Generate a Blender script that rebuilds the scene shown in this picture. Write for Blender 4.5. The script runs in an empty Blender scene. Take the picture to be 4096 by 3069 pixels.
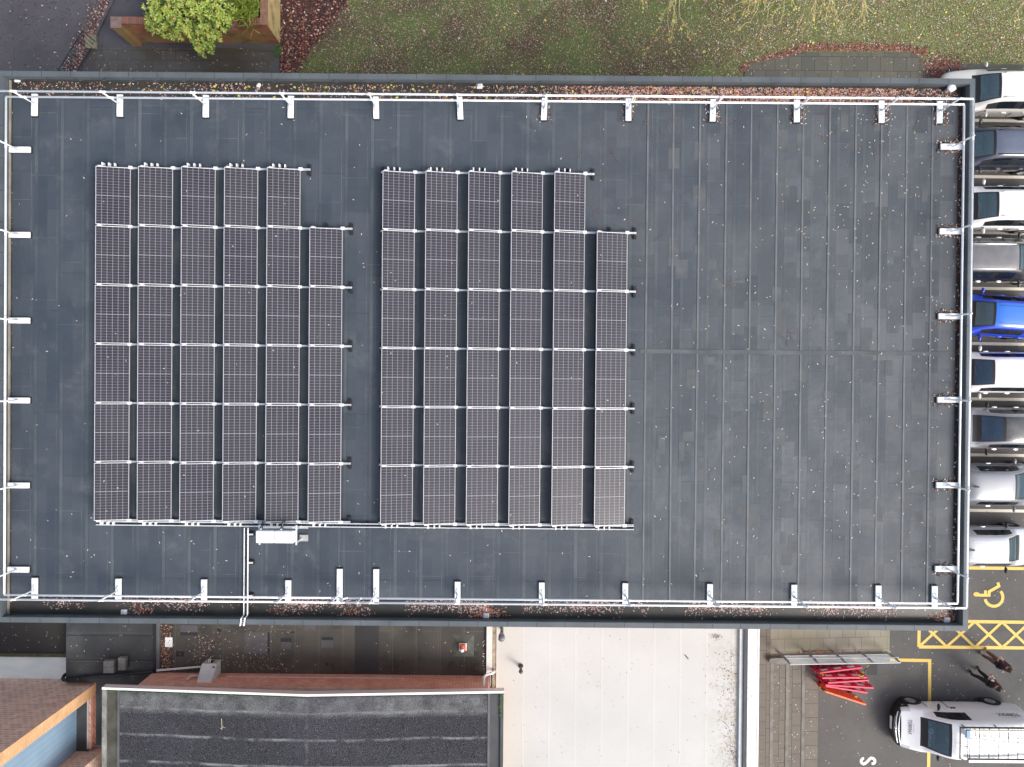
import bpy, bmesh, math, random
from mathutils import Vector, Matrix
R = math.radians
SC = bpy.context.scene
COL = SC.collection
random.seed(7)

# ------------------------------------------------------------------ camera solution
CF, CCX, CCY = 2844.0, 2048.0, 1534.5          # focal length and centre in photo pixels
CAMZ = 30.4                                     # drone height above the car park
NAD = Vector(((2052-CCX)/CF, -(1514-CCY)/CF, -1.0)).normalized()
QM = NAD.rotation_difference(Vector((0, 0, -1))).to_matrix()
RM = Matrix.Rotation(0.0086, 3, 'Z') @ QM       # camera -> world, building edges along X and Y

def W(px, py, z=0.0):
    """where a point seen in the photo stands if its height is z"""
    d = RM @ Vector(((px-CCX)/CF, -(py-CCY)/CF, -1.0))
    t = (z-CAMZ)/d.z
    return Vector((d.x*t, d.y*t, z))
def WX(px, py, z): return W(px, py, z).x
def WY(px, py, z): return W(px, py, z).y

# ------------------------------------------------------------------ objects
LOC = {}
def tag(o, label=None, cat=None, group=None, kind=None):
    if label: o['label'] = label
    if cat: o['category'] = cat
    if group: o['group'] = group
    if kind: o['kind'] = kind
    return o
def thing(name, label, cat, loc=(0, 0, 0), rz=0.0, group=None):
    o = bpy.data.objects.new(name, None); COL.objects.link(o)
    o.location = loc; o.rotation_euler = (0, 0, rz); o.empty_display_size = .2
    LOC[o.name] = Vector(loc)
    return tag(o, label, cat, group)
def copy_tree(o, parent=None):
    c = o.copy(); COL.objects.link(c)
    if parent is not None: c.parent = parent
    for ch in list(o.children): copy_tree(ch, c)
    return c

class MB:
    """collects faces, then becomes one mesh object"""
    def __init__(s): s.v = []; s.f = []; s.m = []; s.mi = 0; s.smooth = False
    def add(s, vs, fs):
        n = len(s.v); s.v += [tuple(p) for p in vs]
        for f in fs: s.f.append(tuple(i+n for i in f)); s.m.append(s.mi)
        return s
    def box(s, x0, y0, z0, x1, y1, z1):
        if x0 > x1: x0, x1 = x1, x0
        if y0 > y1: y0, y1 = y1, y0
        if z0 > z1: z0, z1 = z1, z0
        return s.add([(x0,y0,z0),(x1,y0,z0),(x1,y1,z0),(x0,y1,z0),(x0,y0,z1),(x1,y0,z1),(x1,y1,z1),(x0,y1,z1)],
              [(0,3,2,1),(4,5,6,7),(0,1,5,4),(1,2,6,5),(2,3,7,6),(3,0,4,7)])
    def bbox(s, x0, y0, z0, x1, y1, z1, b=.01, seg=2):
        """box with rounded edges"""
        bm = bmesh.new(); bmesh.ops.create_cube(bm, size=1)
        for v in bm.verts: v.co = ((x0+x1)/2+v.co.x*abs(x1-x0), (y0+y1)/2+v.co.y*abs(y1-y0), (z0+z1)/2+v.co.z*abs(z1-z0))
        bmesh.ops.bevel(bm, geom=bm.edges[:], offset=b, segments=seg, affect='EDGES', profile=.5)
        return s.from_bm(bm)
    def from_bm(s, bm):
        bm.verts.ensure_lookup_table(); bm.verts.index_update()
        s.add([v.co.copy() for v in bm.verts], [[v.index for v in f.verts] for f in bm.faces]); bm.free(); return s
    def xbox(s, c, ax, ay, az):
        """box from a centre and three half-axis vectors"""
        c, ax, ay, az = map(Vector, (c, ax, ay, az))
        vs = [c+i*ax+j*ay+k*az for k in (-1,1) for i, j in ((-1,-1),(1,-1),(1,1),(-1,1))]
        return s.add(vs, [(0,3,2,1),(4,5,6,7),(0,1,5,4),(1,2,6,5),(2,3,7,6),(3,0,4,7)])
    def quad(s, a, b, c, d): return s.add([a,b,c,d], [(0,1,2,3)])
    def prism(s, poly, z0, z1):
        n = len(poly)
        a = sum(poly[i][0]*poly[(i+1)%n][1]-poly[(i+1)%n][0]*poly[i][1] for i in range(n))
        if a < 0: poly = poly[::-1]
        vs = [(p[0],p[1],z0) for p in poly]+[(p[0],p[1],z1) for p in poly]
        return s.add(vs, [tuple(range(n-1,-1,-1)), tuple(range(n,2*n))]+[(i,(i+1)%n,n+(i+1)%n,n+i) for i in range(n)])
    def sheet(s, poly, z):
        n = len(poly)
        a = sum(poly[i][0]*poly[(i+1)%n][1]-poly[(i+1)%n][0]*poly[i][1] for i in range(n))
        if a < 0: poly = poly[::-1]
        return s.add([(p[0],p[1],z) for p in poly], [tuple(range(n))])
    def tube(s, pts, r, n=8, cap=True):
        pts = [Vector(p) for p in pts]
        rs = r if isinstance(r, (list, tuple)) else [r]*len(pts)
        rings = []; up = None
        for i, p in enumerate(pts):
            d = (pts[min(i+1,len(pts)-1)]-pts[max(i-1,0)])
            if d.length < 1e-9: d = Vector((0,0,1))
            d.normalize()
            if up is None:
                up = d.orthogonal().normalized()
            else:
                up = (up-d*up.dot(d))
                up = up.normalized() if up.length > 1e-6 else d.orthogonal().normalized()
            w = d.cross(up)
            rings.append([p+(up*math.cos(2*math.pi*k/n)+w*math.sin(2*math.pi*k/n))*rs[i] for k in range(n)])
        vs = [q for ring in rings for q in ring]; fs = []
        for i in range(len(pts)-1):
            for k in range(n):
                a = i*n+k; b = i*n+(k+1)%n; fs.append((a,b,b+n,a+n))
        if cap:
            fs.append(tuple(range(n-1,-1,-1))); fs.append(tuple(range((len(pts)-1)*n, len(pts)*n)))
        return s.add(vs, fs)
    def lathe(s, prof, c=(0,0,0), axis='Z', n=20):
        """profile of (radius, height)"""
        c = Vector(c); vs = []
        for r_, h in prof:
            for k in range(n):
                a = 2*math.pi*k/n; p = (r_*math.cos(a), r_*math.sin(a), h)
                if axis == 'Y': p = (p[0], p[2], p[1])
                if axis == 'X': p = (p[2], p[0], p[1])
                vs.append(c+Vector(p))
        fs = []
        for i in range(len(prof)-1):
            for k in range(n):
                a = i*n+k; b = i*n+(k+1)%n; fs.append((a,b,b+n,a+n))
        return s.add(vs, fs)
    def sphere(s, c, r, n=10, sq=(1,1,1)):
        m = n//2
        prof = [(max(1e-4,r*math.sin(math.pi*i/m)), -r*math.cos(math.pi*i/m)) for i in range(m+1)]
        t = MB().lathe(prof, n=n)
        return s.add([(c[0]+v[0]*sq[0], c[1]+v[1]*sq[1], c[2]+v[2]*sq[2]) for v in t.v], t.f)
    def ribbon(s, pts, w, z):
        z = z+.0004*len(s.f)
        """flat painted stroke of width w along 2D points"""
        pts = [Vector((p[0],p[1])) for p in pts]; L = []; Rr = []
        for i, p in enumerate(pts):
            d0 = (pts[i]-pts[i-1]).normalized() if i > 0 else None
            d1 = (pts[i+1]-pts[i]).normalized() if i < len(pts)-1 else None
            d = (d0+d1).normalized() if d0 is not None and d1 is not None else (d0 or d1)
            nrm = Vector((-d.y, d.x)); k = 1.0
            if d0 is not None and d1 is not None: k = 1/max(.4, d.dot(d1))
            L.append(p+nrm*w/2*k); Rr.append(p-nrm*w/2*k)
        vs = [(q.x,q.y,z) for q in L]+[(q.x,q.y,z) for q in Rr]; n = len(pts)
        return s.add(vs, [(i+n,i+n+1,i+1,i) for i in range(n-1)])
    def build(s, name, mats, parent=None, label=None, cat=None, group=None, kind=None, smooth=None, origin=None):
        off = Vector((0,0,0)); p = parent
        while p is not None: off += LOC.get(p.name, Vector((0,0,0))); p = p.parent
        if origin is not None: off = Vector(origin)
        me = bpy.data.meshes.new(name)
        me.from_pydata([(v[0]-off.x, v[1]-off.y, v[2]-off.z) for v in s.v], [], s.f)
        for m in (mats if isinstance(mats, (list, tuple)) else [mats]): me.materials.append(m)
        if max(s.m, default=0) > 0: me.polygons.foreach_set('material_index', s.m)
        if smooth if smooth is not None else s.smooth:
            me.polygons.foreach_set('use_smooth', [True]*len(me.polygons))
        me.update()
        o = bpy.data.objects.new(name, me); COL.objects.link(o)
        LOC[o.name] = Vector((0,0,0))
        if parent is not None: o.parent = parent
        elif origin is not None: o.location = origin; LOC[o.name] = Vector(origin)
        return tag(o, label, cat, group, kind)

def subsurf(verts, faces, midx, levels=2, creases=None):
    """Catmull-Clark on a cage; returns verts, faces, material index"""
    me = bpy.data.meshes.new('cage'); me.from_pydata(verts, [], faces)
    for _ in range(max(midx)+1): me.materials.append(None)
    me.polygons.foreach_set('material_index', midx)
    o = bpy.data.objects.new('cage', me); COL.objects.link(o)
    md = o.modifiers.new('s', 'SUBSURF'); md.levels = levels; md.render_levels = levels
    dg = bpy.context.evaluated_depsgraph_get(); ev = o.evaluated_get(dg); em = ev.to_mesh()
    v = [tuple(q.co) for q in em.vertices]; f = [tuple(p.vertices) for p in em.polygons]; m = [p.material_index for p in em.polygons]
    ev.to_mesh_clear(); bpy.data.objects.remove(o); bpy.data.meshes.remove(me)
    return v, f, m
def skin(verts, edges, radii, root=0, sub=1):
    me = bpy.data.meshes.new('sk'); me.from_pydata(verts, edges, [])
    o = bpy.data.objects.new('sk', me); COL.objects.link(o)
    md = o.modifiers.new('k', 'SKIN')
    sv = me.skin_vertices[0].data
    for i, r_ in enumerate(radii):
        sv[i].radius = r_ if isinstance(r_, tuple) else (r_, r_); sv[i].use_root = (i == root)
    if sub: ms = o.modifiers.new('s', 'SUBSURF'); ms.levels = sub; ms.render_levels = sub
    dg = bpy.context.evaluated_depsgraph_get(); ev = o.evaluated_get(dg); em = ev.to_mesh()
    v = [tuple(q.co) for q in em.vertices]; f = [tuple(p.vertices) for p in em.polygons]
    ev.to_mesh_clear(); bpy.data.objects.remove(o); bpy.data.meshes.remove(me)
    return v, f

# ------------------------------------------------------------------ materials
class NT:
    def __init__(s, name):
        s.m = bpy.data.materials.new(name); s.m.use_nodes = True
        s.t = s.m.node_tree; s.n = s.t.nodes; s.n.clear()
        s.out = s.n.new('ShaderNodeOutputMaterial')
        s.b = s.n.new('ShaderNodeBsdfPrincipled'); s.link(s.b.outputs[0], s.out.inputs[0])
    def link(s, a, b): s.t.links.new(a, b)
    def node(s, t, **kw):
        n = s.n.new(t)
        for k, v in kw.items(): setattr(n, k, v)
        return n
    def setin(s, n, key, v):
        if hasattr(v, 'is_linked') or hasattr(v, 'links'): s.link(v, n.inputs[key])
        else: n.inputs[key].default_value = v
    def math(s, op, a, b=0.0, c=None):
        n = s.node('ShaderNodeMath', operation=op); s.setin(n, 0, a); s.setin(n, 1, b)
        if c is not None: s.setin(n, 2, c)
        return n.outputs[0]
    def pos(s):
        if not hasattr(s, '_p'): s._p = s.node('ShaderNodeNewGeometry').outputs['Position']
        return s._p
    def objc(s):
        if not hasattr(s, '_o'): s._o = s.node('ShaderNodeTexCoord').outputs['Object']
        return s._o
    def sep(s, v):
        n = s.node('ShaderNodeSeparateXYZ'); s.link(v, n.inputs[0]); return n.outputs
    def comb(s, x, y, z=0.0):
        n = s.node('ShaderNodeCombineXYZ'); s.setin(n, 0, x); s.setin(n, 1, y); s.setin(n, 2, z); return n.outputs[0]
    def scale(s, v, k):
        n = s.node('ShaderNodeVectorMath', operation='MULTIPLY'); s.link(v, n.inputs[0]); n.inputs[1].default_value = k; return n.outputs[0]
    def noise(s, sc, det=3, rough=.55, v=None, dist=0.0, col=False):
        n = s.node('ShaderNodeTexNoise'); s.link(v if v is not None else s.pos(), n.inputs['Vector'])
        n.inputs['Scale'].default_value = sc; n.inputs['Detail'].default_value = det; n.inputs['Roughness'].default_value = rough; n.inputs['Distortion'].default_value = dist
        return n.outputs['Color' if col else 'Fac']
    def voro(s, sc, feat='F1', v=None, out='Distance', rnd=1.0):
        n = s.node('ShaderNodeTexVoronoi', feature=feat); s.link(v if v is not None else s.pos(), n.inputs['Vector']); n.inputs['Scale'].default_value = sc
        n.inputs['Randomness'].default_value = rnd
        return n.outputs[out]
    def ramp(s, fac, *stops):
        n = s.node('ShaderNodeValToRGB'); s.link(fac, n.inputs[0]); e = n.color_ramp.elements
        while len(e) < len(stops): e.new(.5)
        for el, (p, c) in zip(e, stops): el.position = p; el.color = (c, c, c, 1) if not isinstance(c, (tuple, list)) else (*c, 1)
        return n.outputs[0]
    def mix(s, fac, a, b, mode='MIX'):
        n = s.node('ShaderNodeMix', data_type='RGBA', blend_type=mode)
        s.setin(n, 0, fac)
        for k, v in ((6, a), (7, b)):
            if hasattr(v, 'links'): s.link(v, n.inputs[k])
            else: n.inputs[k].default_value = (*v, 1) if not isinstance(v, float) else (v, v, v, 1)
        return n.outputs[2]
    def brick(s, v, bw, rh, mort, c1, c2, cm, off=.5, bias=0.0):
        n = s.node('ShaderNodeTexBrick'); s.link(v, n.inputs['Vector']); n.offset = off
        n.inputs['Scale'].default_value = 1; n.inputs['Brick Width'].default_value = bw; n.inputs['Row Height'].default_value = rh
        n.inputs['Mortar Size'].default_value = mort; n.inputs['Mortar Smooth'].default_value = .2; n.inputs['Bias'].default_value = bias
        for k, c in (('Color1', c1), ('Color2', c2), ('Mortar', cm)): n.inputs[k].default_value = (*c, 1)
        return n.outputs
    def color(s, c): s.setin(s.b, 'Base Color', (*c, 1) if isinstance(c, (tuple, list)) else c); return s
    def rough(s, r_): s.setin(s.b, 'Roughness', r_); return s
    def set(s, **kw):
        for k, v in kw.items(): s.setin(s.b, k.replace('_', ' '), v)
        return s
    def bump(s, h, st=.3, d=.01):
        n = s.node('ShaderNodeBump'); s.link(h, n.inputs['Height']); n.inputs['Strength'].default_value = st; n.inputs['Distance'].default_value = d
        s.link(n.outputs[0], s.b.inputs['Normal']); return s

def plain(name, c, rough=.5, metal=0.0, var=.12, sc=3.0, spec=.5, grime=None, bump=0.0):
    t = NT(name); n = t.noise(sc, 4)
    lo = tuple(k*(1-var) for k in c); hi = tuple(min(1, k*(1+var)) for k in c)
    col = t.ramp(n, (.32, lo), (.68, hi))
    if grime:
        g = t.ramp(t.noise(sc*.45, 5, .65), (.55, 0.0), (.72, 1.0))
        col = t.mix(t.math('MULTIPLY', g, grime[0]), col, grime[1])
    t.color(col).rough(rough).set(Metallic=metal, Specular_IOR_Level=spec)
    if bump: t.bump(t.noise(60, 3), bump, .004)
    return t.m

M = {}
def uvxz(t):
    """brick coordinates for upright axis-aligned walls"""
    x, y, z = t.sep(t.pos()); return t.comb(t.math('ADD', x, y), z)
def brickmat(name, c1, c2, cm, moss=None, bw=.225, rh=.075, mort=.006):
    t = NT(name); o = t.brick(uvxz(t), bw, rh, mort, c1, c2, cm)
    col = t.mix(t.ramp(t.noise(2.2, 4), (.35, 0.0), (.7, .5)), o['Color'], tuple(k*.6 for k in c1))
    if moss:
        zz = t.sep(t.pos())[2]
        col = t.mix(t.ramp(t.math('ADD', t.noise(.9, 5, .6), t.math('MULTIPLY', zz, -.10)), (.34, 0.0), (.54, .7)), col, moss)
        col = t.mix(t.ramp(t.noise(1.7, 4, .6), (.5, 0.0), (.66, .6)), col, (.12,.06,.045))
    return t.color(col).rough(.85).bump(o['Fac'], -.35, .01).m
def felt():
    t = NT('roof_felt'); x, y, z = t.sep(t.pos())
    u = t.math('ADD', x, 13.06)
    v = t.comb(y, u)
    o = t.brick(v, 3.1, .788, .008, (.074,.089,.109), (.058,.072,.091), (.030,.037,.043), off=.37)
    fr = t.math('FRACT', t.math('DIVIDE', u, .788))
    streak = t.ramp(t.noise(.9, 4, .6, v=t.scale(t.pos(), (1.6,.22,1))), (.34, .1), (.62, 1.0))
    lap = t.math('MULTIPLY', t.math('LESS_THAN', fr, .13), streak)
    col = t.mix(t.math('MULTIPLY', lap, .95), o['Color'], (.110,.128,.142))
    edge = t.math('MULTIPLY', t.ramp(fr, (.125, 0.0), (.135, 1.0), (.15, 1.0), (.165, 0.0)), t.ramp(t.noise(.7, 3), (.35, .15), (.65, .9)))
    col = t.mix(t.math('MULTIPLY', edge, .6), col, (.024,.03,.035))
    # rectangular damp patches and broad weather tone
    p = t.brick(v, .83, .394, .0, (.0,.0,.0), (1,1,1), (.5,.5,.5), off=.31)
    patch = t.ramp(t.math('MULTIPLY', p['Color'], t.noise(.9, 4, .6)), (.36, 0.0), (.46, 1.0))
    col = t.mix(t.math('MULTIPLY', patch, .5), col, (.046,.061,.076))
    q = t.brick(t.comb(t.math('ADD', y, .37), t.math('ADD', u, .1)), 1.9, .788, .011, (0,0,0), (0,0,0), (1,1,1), off=.61)
    col = t.mix(t.math('MULTIPLY', q['Color'], t.ramp(t.noise(1.1, 3), (.42, 0.0), (.58, .55))), col, (.165,.178,.188))
    west = t.ramp(t.math('ADD', t.math('DIVIDE', x, 30), t.math('MULTIPLY', t.noise(.3, 4), .6)), (-.12, 1.0), (.25, .62))
    # weathering breaks at the edges of each strip and of the patches on it
    hs_ = t.math('FLOOR', t.math('DIVIDE', u, .394)); ys_ = t.math('FLOOR', t.math('DIVIDE', t.math('ADD', y, t.math('MULTIPLY', t.math('SINE', t.math('MULTIPLY', hs_, 12.9)), 1.7)), .78))
    cell = t.comb(t.math('MULTIPLY', hs_, 3.17), t.math('ADD', t.math('MULTIPLY', y, .45), t.math('MULTIPLY', ys_, .0)), 0.0)
    dn = t.noise(1.0, 4, .6, v=cell); dl = t.noise(.45, 4, .6)
    damp = t.ramp(t.math('ADD', t.math('MULTIPLY', dn, .55), t.math('MULTIPLY', dl, .45)), (.46, 0.0), (.58, 1.0))
    warm = t.ramp(t.math('ADD', t.math('MULTIPLY', x, .045), t.math('MULTIPLY', t.noise(.25, 4), .9)), (.35, 0.0), (.95, 1.0))
    wn = t.node('ShaderNodeTexWhiteNoise', noise_dimensions='3D'); t.link(t.comb(t.math('FLOOR', t.math('DIVIDE', u, .788)), ys_, 1.0), wn.inputs['Vector'])
    sq = t.ramp(wn.outputs[0], (.0, (.070,.075,.082)), (.3, (.099,.105,.112)), (.7, (.110,.116,.123)), (1.0, (.142,.148,.155)))
    col = t.mix(t.math('MULTIPLY', warm, .72), col, sq)
    col = t.mix(t.math('MULTIPLY', t.math('MULTIPLY', damp, west), .68), col, (.036,.051,.070))
    pale = t.ramp(t.noise(.8, 5, .65, dist=.3), (.56, 0.0), (.72, .45))
    col = t.mix(pale, col, (.150,.160,.168))
    sp = t.noise(55, 3, .75)
    col = t.mix(t.ramp(sp, (.32, .34), (.6, 0.0)), col, (.02,.024,.028))
    col = t.mix(t.ramp(t.noise(42, 2, .7), (.6, 0.0), (.8, .25)), col, (.16,.17,.18))
    t.color(col)
    t.rough(t.ramp(t.noise(.5, 4), (.35, .40), (.7, .72)))
    t.set(Specular_IOR_Level=.42)
    h = t.math('ADD', t.math('MULTIPLY', o['Fac'], -.5), t.math('ADD', t.math('MULTIPLY', t.noise(4, 5, .6), 1.1), t.math('MULTIPLY', t.noise(80, 2), .12)))
    h = t.math('ADD', h, t.math('MULTIPLY', q['Color'], .35))
    return t.bump(h, .5, .018).m
def asphalt(name, c, crack=False, warm=(.075,.062,.05)):
    t = NT(name)
    col = t.ramp(t.noise(.5, 5, .6), (.3, tuple(k*.8 for k in c)), (.7, tuple(k*1.2 for k in c)))
    col = t.mix(t.ramp(t.noise(1.3, 5, .6), (.5, 0.0), (.75, .35)), col, warm)
    col = t.mix(t.ramp(t.noise(140, 2, .7), (.4, .5), (.7, 0.0)), col, tuple(k*.45 for k in c))
    col = t.mix(t.ramp(t.voro(55), (.06, .6), (.16, 0.0)), col, tuple(min(1, k*2.6) for k in c))
    if crack:
        wv = t.node('ShaderNodeVectorMath', operation='ADD'); t.link(t.pos(), wv.inputs[0]); t.link(t.scale(t.noise(3, 3, col=True), (.25,.25,0)), wv.inputs[1])
        cr = t.ramp(t.voro(6.5, 'DISTANCE_TO_EDGE', wv.outputs[0]), (.0, 1.0), (.05, 0.0))
        x, y, z = t.sep(t.pos())
        zone = t.math('MULTIPLY', t.math('GREATER_THAN', x, 18.5), t.ramp(t.math('ADD', t.math('ABSOLUTE', t.math('ADD', y, 9.0)), t.math('MULTIPLY', t.noise(.9, 3), 1.6)), (.0, .0), (.1, .9), (.98, .25)))
        zone = t.math('MULTIPLY', zone, t.math('LESS_THAN', t.math('ABSOLUTE', t.math('ADD', y, 9.3)), 2.2))
        col = t.mix(t.math('MULTIPLY', t.math('MULTIPLY', cr, zone), .6), col, (.012,.012,.012))
    return t.color(col).rough(.8).set(Specular_IOR_Level=.3).bump(t.noise(120, 3), .5, .006).m
def slabs(name, c1, c2, cm, bw, rh, mort=.012, off=.5, wet=None, swap=False, rough=.8):
    t = NT(name); x, y, z = t.sep(t.pos())
    o = t.brick(t.comb(y, x) if swap else t.comb(x, y), bw, rh, mort, c1, c2, cm, off=off)
    col = t.mix(t.ramp(t.noise(1.6, 5, .6), (.35, 0.0), (.75, .55)), o['Color'], tuple(k*.62 for k in c1))
    if wet: col = t.mix(t.ramp(t.noise(.45, 4, .6), (.4, 0.0), (.65, .8)), col, wet)
    col = t.mix(t.ramp(t.noise(70, 2, .7), (.4, .3), (.7, 0.0)), col, tuple(k*.5 for k in c1))
    return t.color(col).rough(rough).bump(o['Fac'], -.4, .008).m
def glassy(name, tint, trans=.5, c=(.015,.022,.028)):
    t = NT(name); t.color(c).rough(.04).set(Specular_IOR_Level=.8)
    tr = t.node('ShaderNodeBsdfTransparent'); tr.inputs[0].default_value = (*tint, 1)
    mx = t.node('ShaderNodeMixShader'); mx.inputs[0].default_value = 1-trans
    t.link(tr.outputs[0], mx.inputs[1]); t.link(t.b.outputs[0], mx.inputs[2]); t.link(mx.outputs[0], t.out.inputs[0])
    return t.m
def paint(name, c, coat=1.0, rough=.35, metal=0.0, dust=.12):
    t = NT(name)
    d = t.ramp(t.noise(2.5, 5, .6), (.4, 0.0), (.8, dust))
    t.color(t.mix(d, c, (.3,.29,.27))).rough(rough).set(Metallic=metal, Coat_Weight=coat, Coat_Roughness=.06)
    return t.m
# ------------------------------------------------------------------ shared materials
M['felt'] = felt()
M['coping'] = plain('coping_felt', (.092,.107,.118), .6, var=.18, sc=1.2, grime=(.4, (.11,.118,.125)), bump=.2)
M['upstand'] = plain('upstand_felt', (.05,.058,.062), .65, var=.25, sc=1.5, grime=(.35, (.06,.062,.05)), bump=.2)
M['lap'] = plain('lap_line', (.018,.02,.022), .8)
M['seam'] = plain('seam_felt', (.128,.139,.148), .6, var=.2, sc=1.5, bump=.3)
M['gutter'] = plain('wet_gutter_felt', (.045,.043,.038), .3, var=.3, sc=1.1, grime=(.6, (.03,.027,.02)), spec=.4)
M['galv'] = plain('galvanised_steel', (.72,.75,.78), .42, .35, var=.08, sc=6)
M['white_galv'] = plain('bright_zinc_tube', (.88,.90,.93), .4, .1, var=.05, sc=5)
M['weight'] = plain('pale_concrete_weight', (.84,.86,.88), .6, var=.05, sc=6)
M['rubber'] = plain('black_rubber', (.014,.014,.015), .75)
M['white'] = plain('white_enamel', (.85,.86,.86), .35, var=.02)
M['frame'] = plain('panel_frame', (.50,.49,.51), .42, .1, var=.06)
M['alu'] = plain('anodised_aluminium', (.86,.86,.87), .38, .15, var=.04)
M['black'] = plain('black_plastic', (.016,.017,.019), .45)
M['dark'] = plain('dark_void', (.01,.01,.011), .8)
M['brick'] = brickmat('red_brick', (.80,.37,.27), (.52,.22,.16), (.88,.78,.70), mort=.012)
M['brick_hall'] = brickmat('hall_brick', (.42,.19,.13), (.30,.13,.09), (.52,.44,.38))
M['brick_moss'] = brickmat('mossy_red_brick', (.50,.16,.085), (.38,.135,.075), (.30,.24,.15), moss=(.27,.235,.085))
M['brick_sun'] = brickmat('sunlit_brick', (.58,.45,.22), (.50,.37,.17), (.30,.22,.12), moss=(.42,.36,.15))  # lit copy of the mossy brick: sun on the east return painted yellow
M['brick_tan'] = brickmat('orange_quoin_brick', (.72,.42,.20), (.66,.36,.17), (.85,.68,.48))
M['brick_dark'] = brickmat('tall_building_brick', (.95,.60,.44), (.62,.40,.32), (.94,.85,.76), bw=.225, rh=.15, mort=.014)
def cap():
    t = NT('brick_capping'); x, y, z = t.sep(t.pos())
    o = t.brick(t.comb(t.math('ADD', x, 0), t.math('MULTIPLY', y, .3)), .085, .3, .006, (.27,.115,.085), (.20,.09,.07), (.09,.06,.05), off=0)
    return t.color(o['Color']).rough(.85).m
M['cap'] = cap()
M['asphalt'] = asphalt('car_park_asphalt', (.140,.134,.127), True)
M['asphalt_path'] = asphalt('path_asphalt', (.108,.104,.118), False, (.095,.07,.06))
M['slab_yard'] = slabs('wet_yard_slabs', (.128,.125,.121), (.098,.093,.085), (.034,.03,.025), .62, .42, wet=(.066,.053,.036), off=.4, rough=.35)
M['slab_ne'] = slabs('mossy_slabs', (.125,.118,.092), (.080,.084,.076), (.02,.02,.018), .56, .6, off=.3)
M['slab_brown'] = slabs('brown_slabs', (.205,.18,.148), (.175,.155,.13), (.05,.042,.036), .60, .6, swap=True, off=.5)
M['slab_pale'] = slabs('pale_slabs', (.36,.325,.255), (.29,.265,.21), (.10,.085,.065), .565, .52, off=.5, swap=False, wet=(.22,.205,.13))
M['kerb'] = plain('kerb_concrete', (.20,.19,.17), .85, var=.2, sc=3, grime=(.5, (.07,.065,.05)), bump=.3)
M['yellow'] = None
def roadpaint(name, c):
    t = NT(name)
    wear = t.ramp(t.noise(9, 5, .7), (.6, 0.0), (.74, .85))
    col = t.mix(t.ramp(t.noise(2, 3), (.3, 0.0), (.8, .35)), c, tuple(k*.72 for k in c))
    return t.color(t.mix(wear, col, (.09,.085,.08))).rough(.7).m
M['yellow'] = roadpaint('yellow_road_paint', (.80,.55,.13))
M['cream'] = roadpaint('cream_road_paint', (.70,.66,.56))
M['whitep'] = roadpaint('white_road_paint', (.82,.82,.80))
def leafmat(name, c, var=.3):
    t = NT(name); return t.color(t.ramp(t.noise(7, 2), (.3, tuple(k*(1-var) for k in c)), (.7, tuple(min(1,k*(1+var)) for k in c)))).rough(.6).m
LV = [leafmat('leaf_pale', (.68,.60,.54)), leafmat('leaf_tan', (.36,.21,.14)), leafmat('leaf_rust', (.33,.095,.06)), leafmat('leaf_dark', (.075,.034,.030)), leafmat('leaf_yellow', (.62,.50,.10)), leafmat('leaf_pink', (.60,.37,.33)), leafmat('leaf_orange', (.42,.19,.06)), leafmat('leaf_lime', (.40,.46,.09))]

# ------------------------------------------------------------------ ground
ZR = 8.70                                        # roof field
ZP = 9.0                                         # parapet top
MB().sheet([(-160,-160),(160,-160),(160,160),(-160,160)], -.012).build('ground', M['asphalt'], kind='structure')
car_park = MB().sheet([(12,-60),(75,-60),(75,WY(3950,250,0)),(12,WY(3950,250,0))], 0.0).build('car_park', M['asphalt'], kind='structure')
def lawnmat():
    t = NT('leafy_lawn'); x, y, z = t.sep(t.pos())
    g = t.ramp(t.noise(22, 5, .8), (.3, (.050,.074,.025)), (.52, (.125,.180,.058)), (.70, (.29,.34,.16)))
    b = t.ramp(t.noise(24, 5, .8), (.34, (.030,.024,.02)), (.5, (.085,.06,.048)), (.68, (.26,.20,.165)))
    leaf = t.math('ADD', t.noise(.55, 5, .6), t.math('MULTIPLY', t.noise(16, 3, .6), .55))
    col = t.mix(t.ramp(leaf, (.66, 0.0), (.95, .9)), g, b)
    east = t.ramp(t.math('ADD', t.math('MULTIPLY', x, .05), t.math('MULTIPLY', t.noise(.4, 4), .5)), (.62, 0.0), (1.1, .8))
    col = t.mix(east, col, t.ramp(t.noise(22, 5, .8), (.34, (.065,.095,.028)), (.5, (.165,.20,.068)), (.68, (.40,.41,.22))))
    return t.color(col).rough(.95).set(Specular_IOR_Level=.15).bump(t.noise(40, 4, .7), .9, .03).m
M['lawn'] = lawnmat()
lx0 = WX(1121, 178, 0)
bl = [W(1165,288,.0), W(1235,205,.0), W(1330,95,0), W(1410,-30,0)]     # leaf bed edge
lawn_poly = [(p.x,p.y) for p in bl]+[(W(1700,-2000,0).x, 62),(75,62),(75,WY(3950,258,0)),(W(3712,252,0).x,WY(3950,258,0)),(W(3640,216,0).x,WY(3640,216,0)),(W(3213,214,0).x,WY(3213,214,0)),(W(2995,262,0).x,WY(2995,262,0)),(W(2965,330,0).x,7.6),(W(1150,330,0).x,7.6)]
MB().sheet(lawn_poly, .01).build('lawn', M['lawn'], kind='structure')
M['bed'] = plain('leaf_mould', (.055,.030,.028), .9, var=.5, sc=14, bump=1)
bed_poly = [(lx0-.02,WY(1121,178,0)),(lx0-.02,62),(W(1700,-2000,0).x,62)]+[(p.x,p.y) for p in bl[::-1]]+[(W(1120,330,0).x,7.6),(W(1118,300,0).x,WY(1118,240,0))]
MB().sheet(bed_poly, .006).build('leaf_bed', M['bed'], kind='structure')
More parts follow.
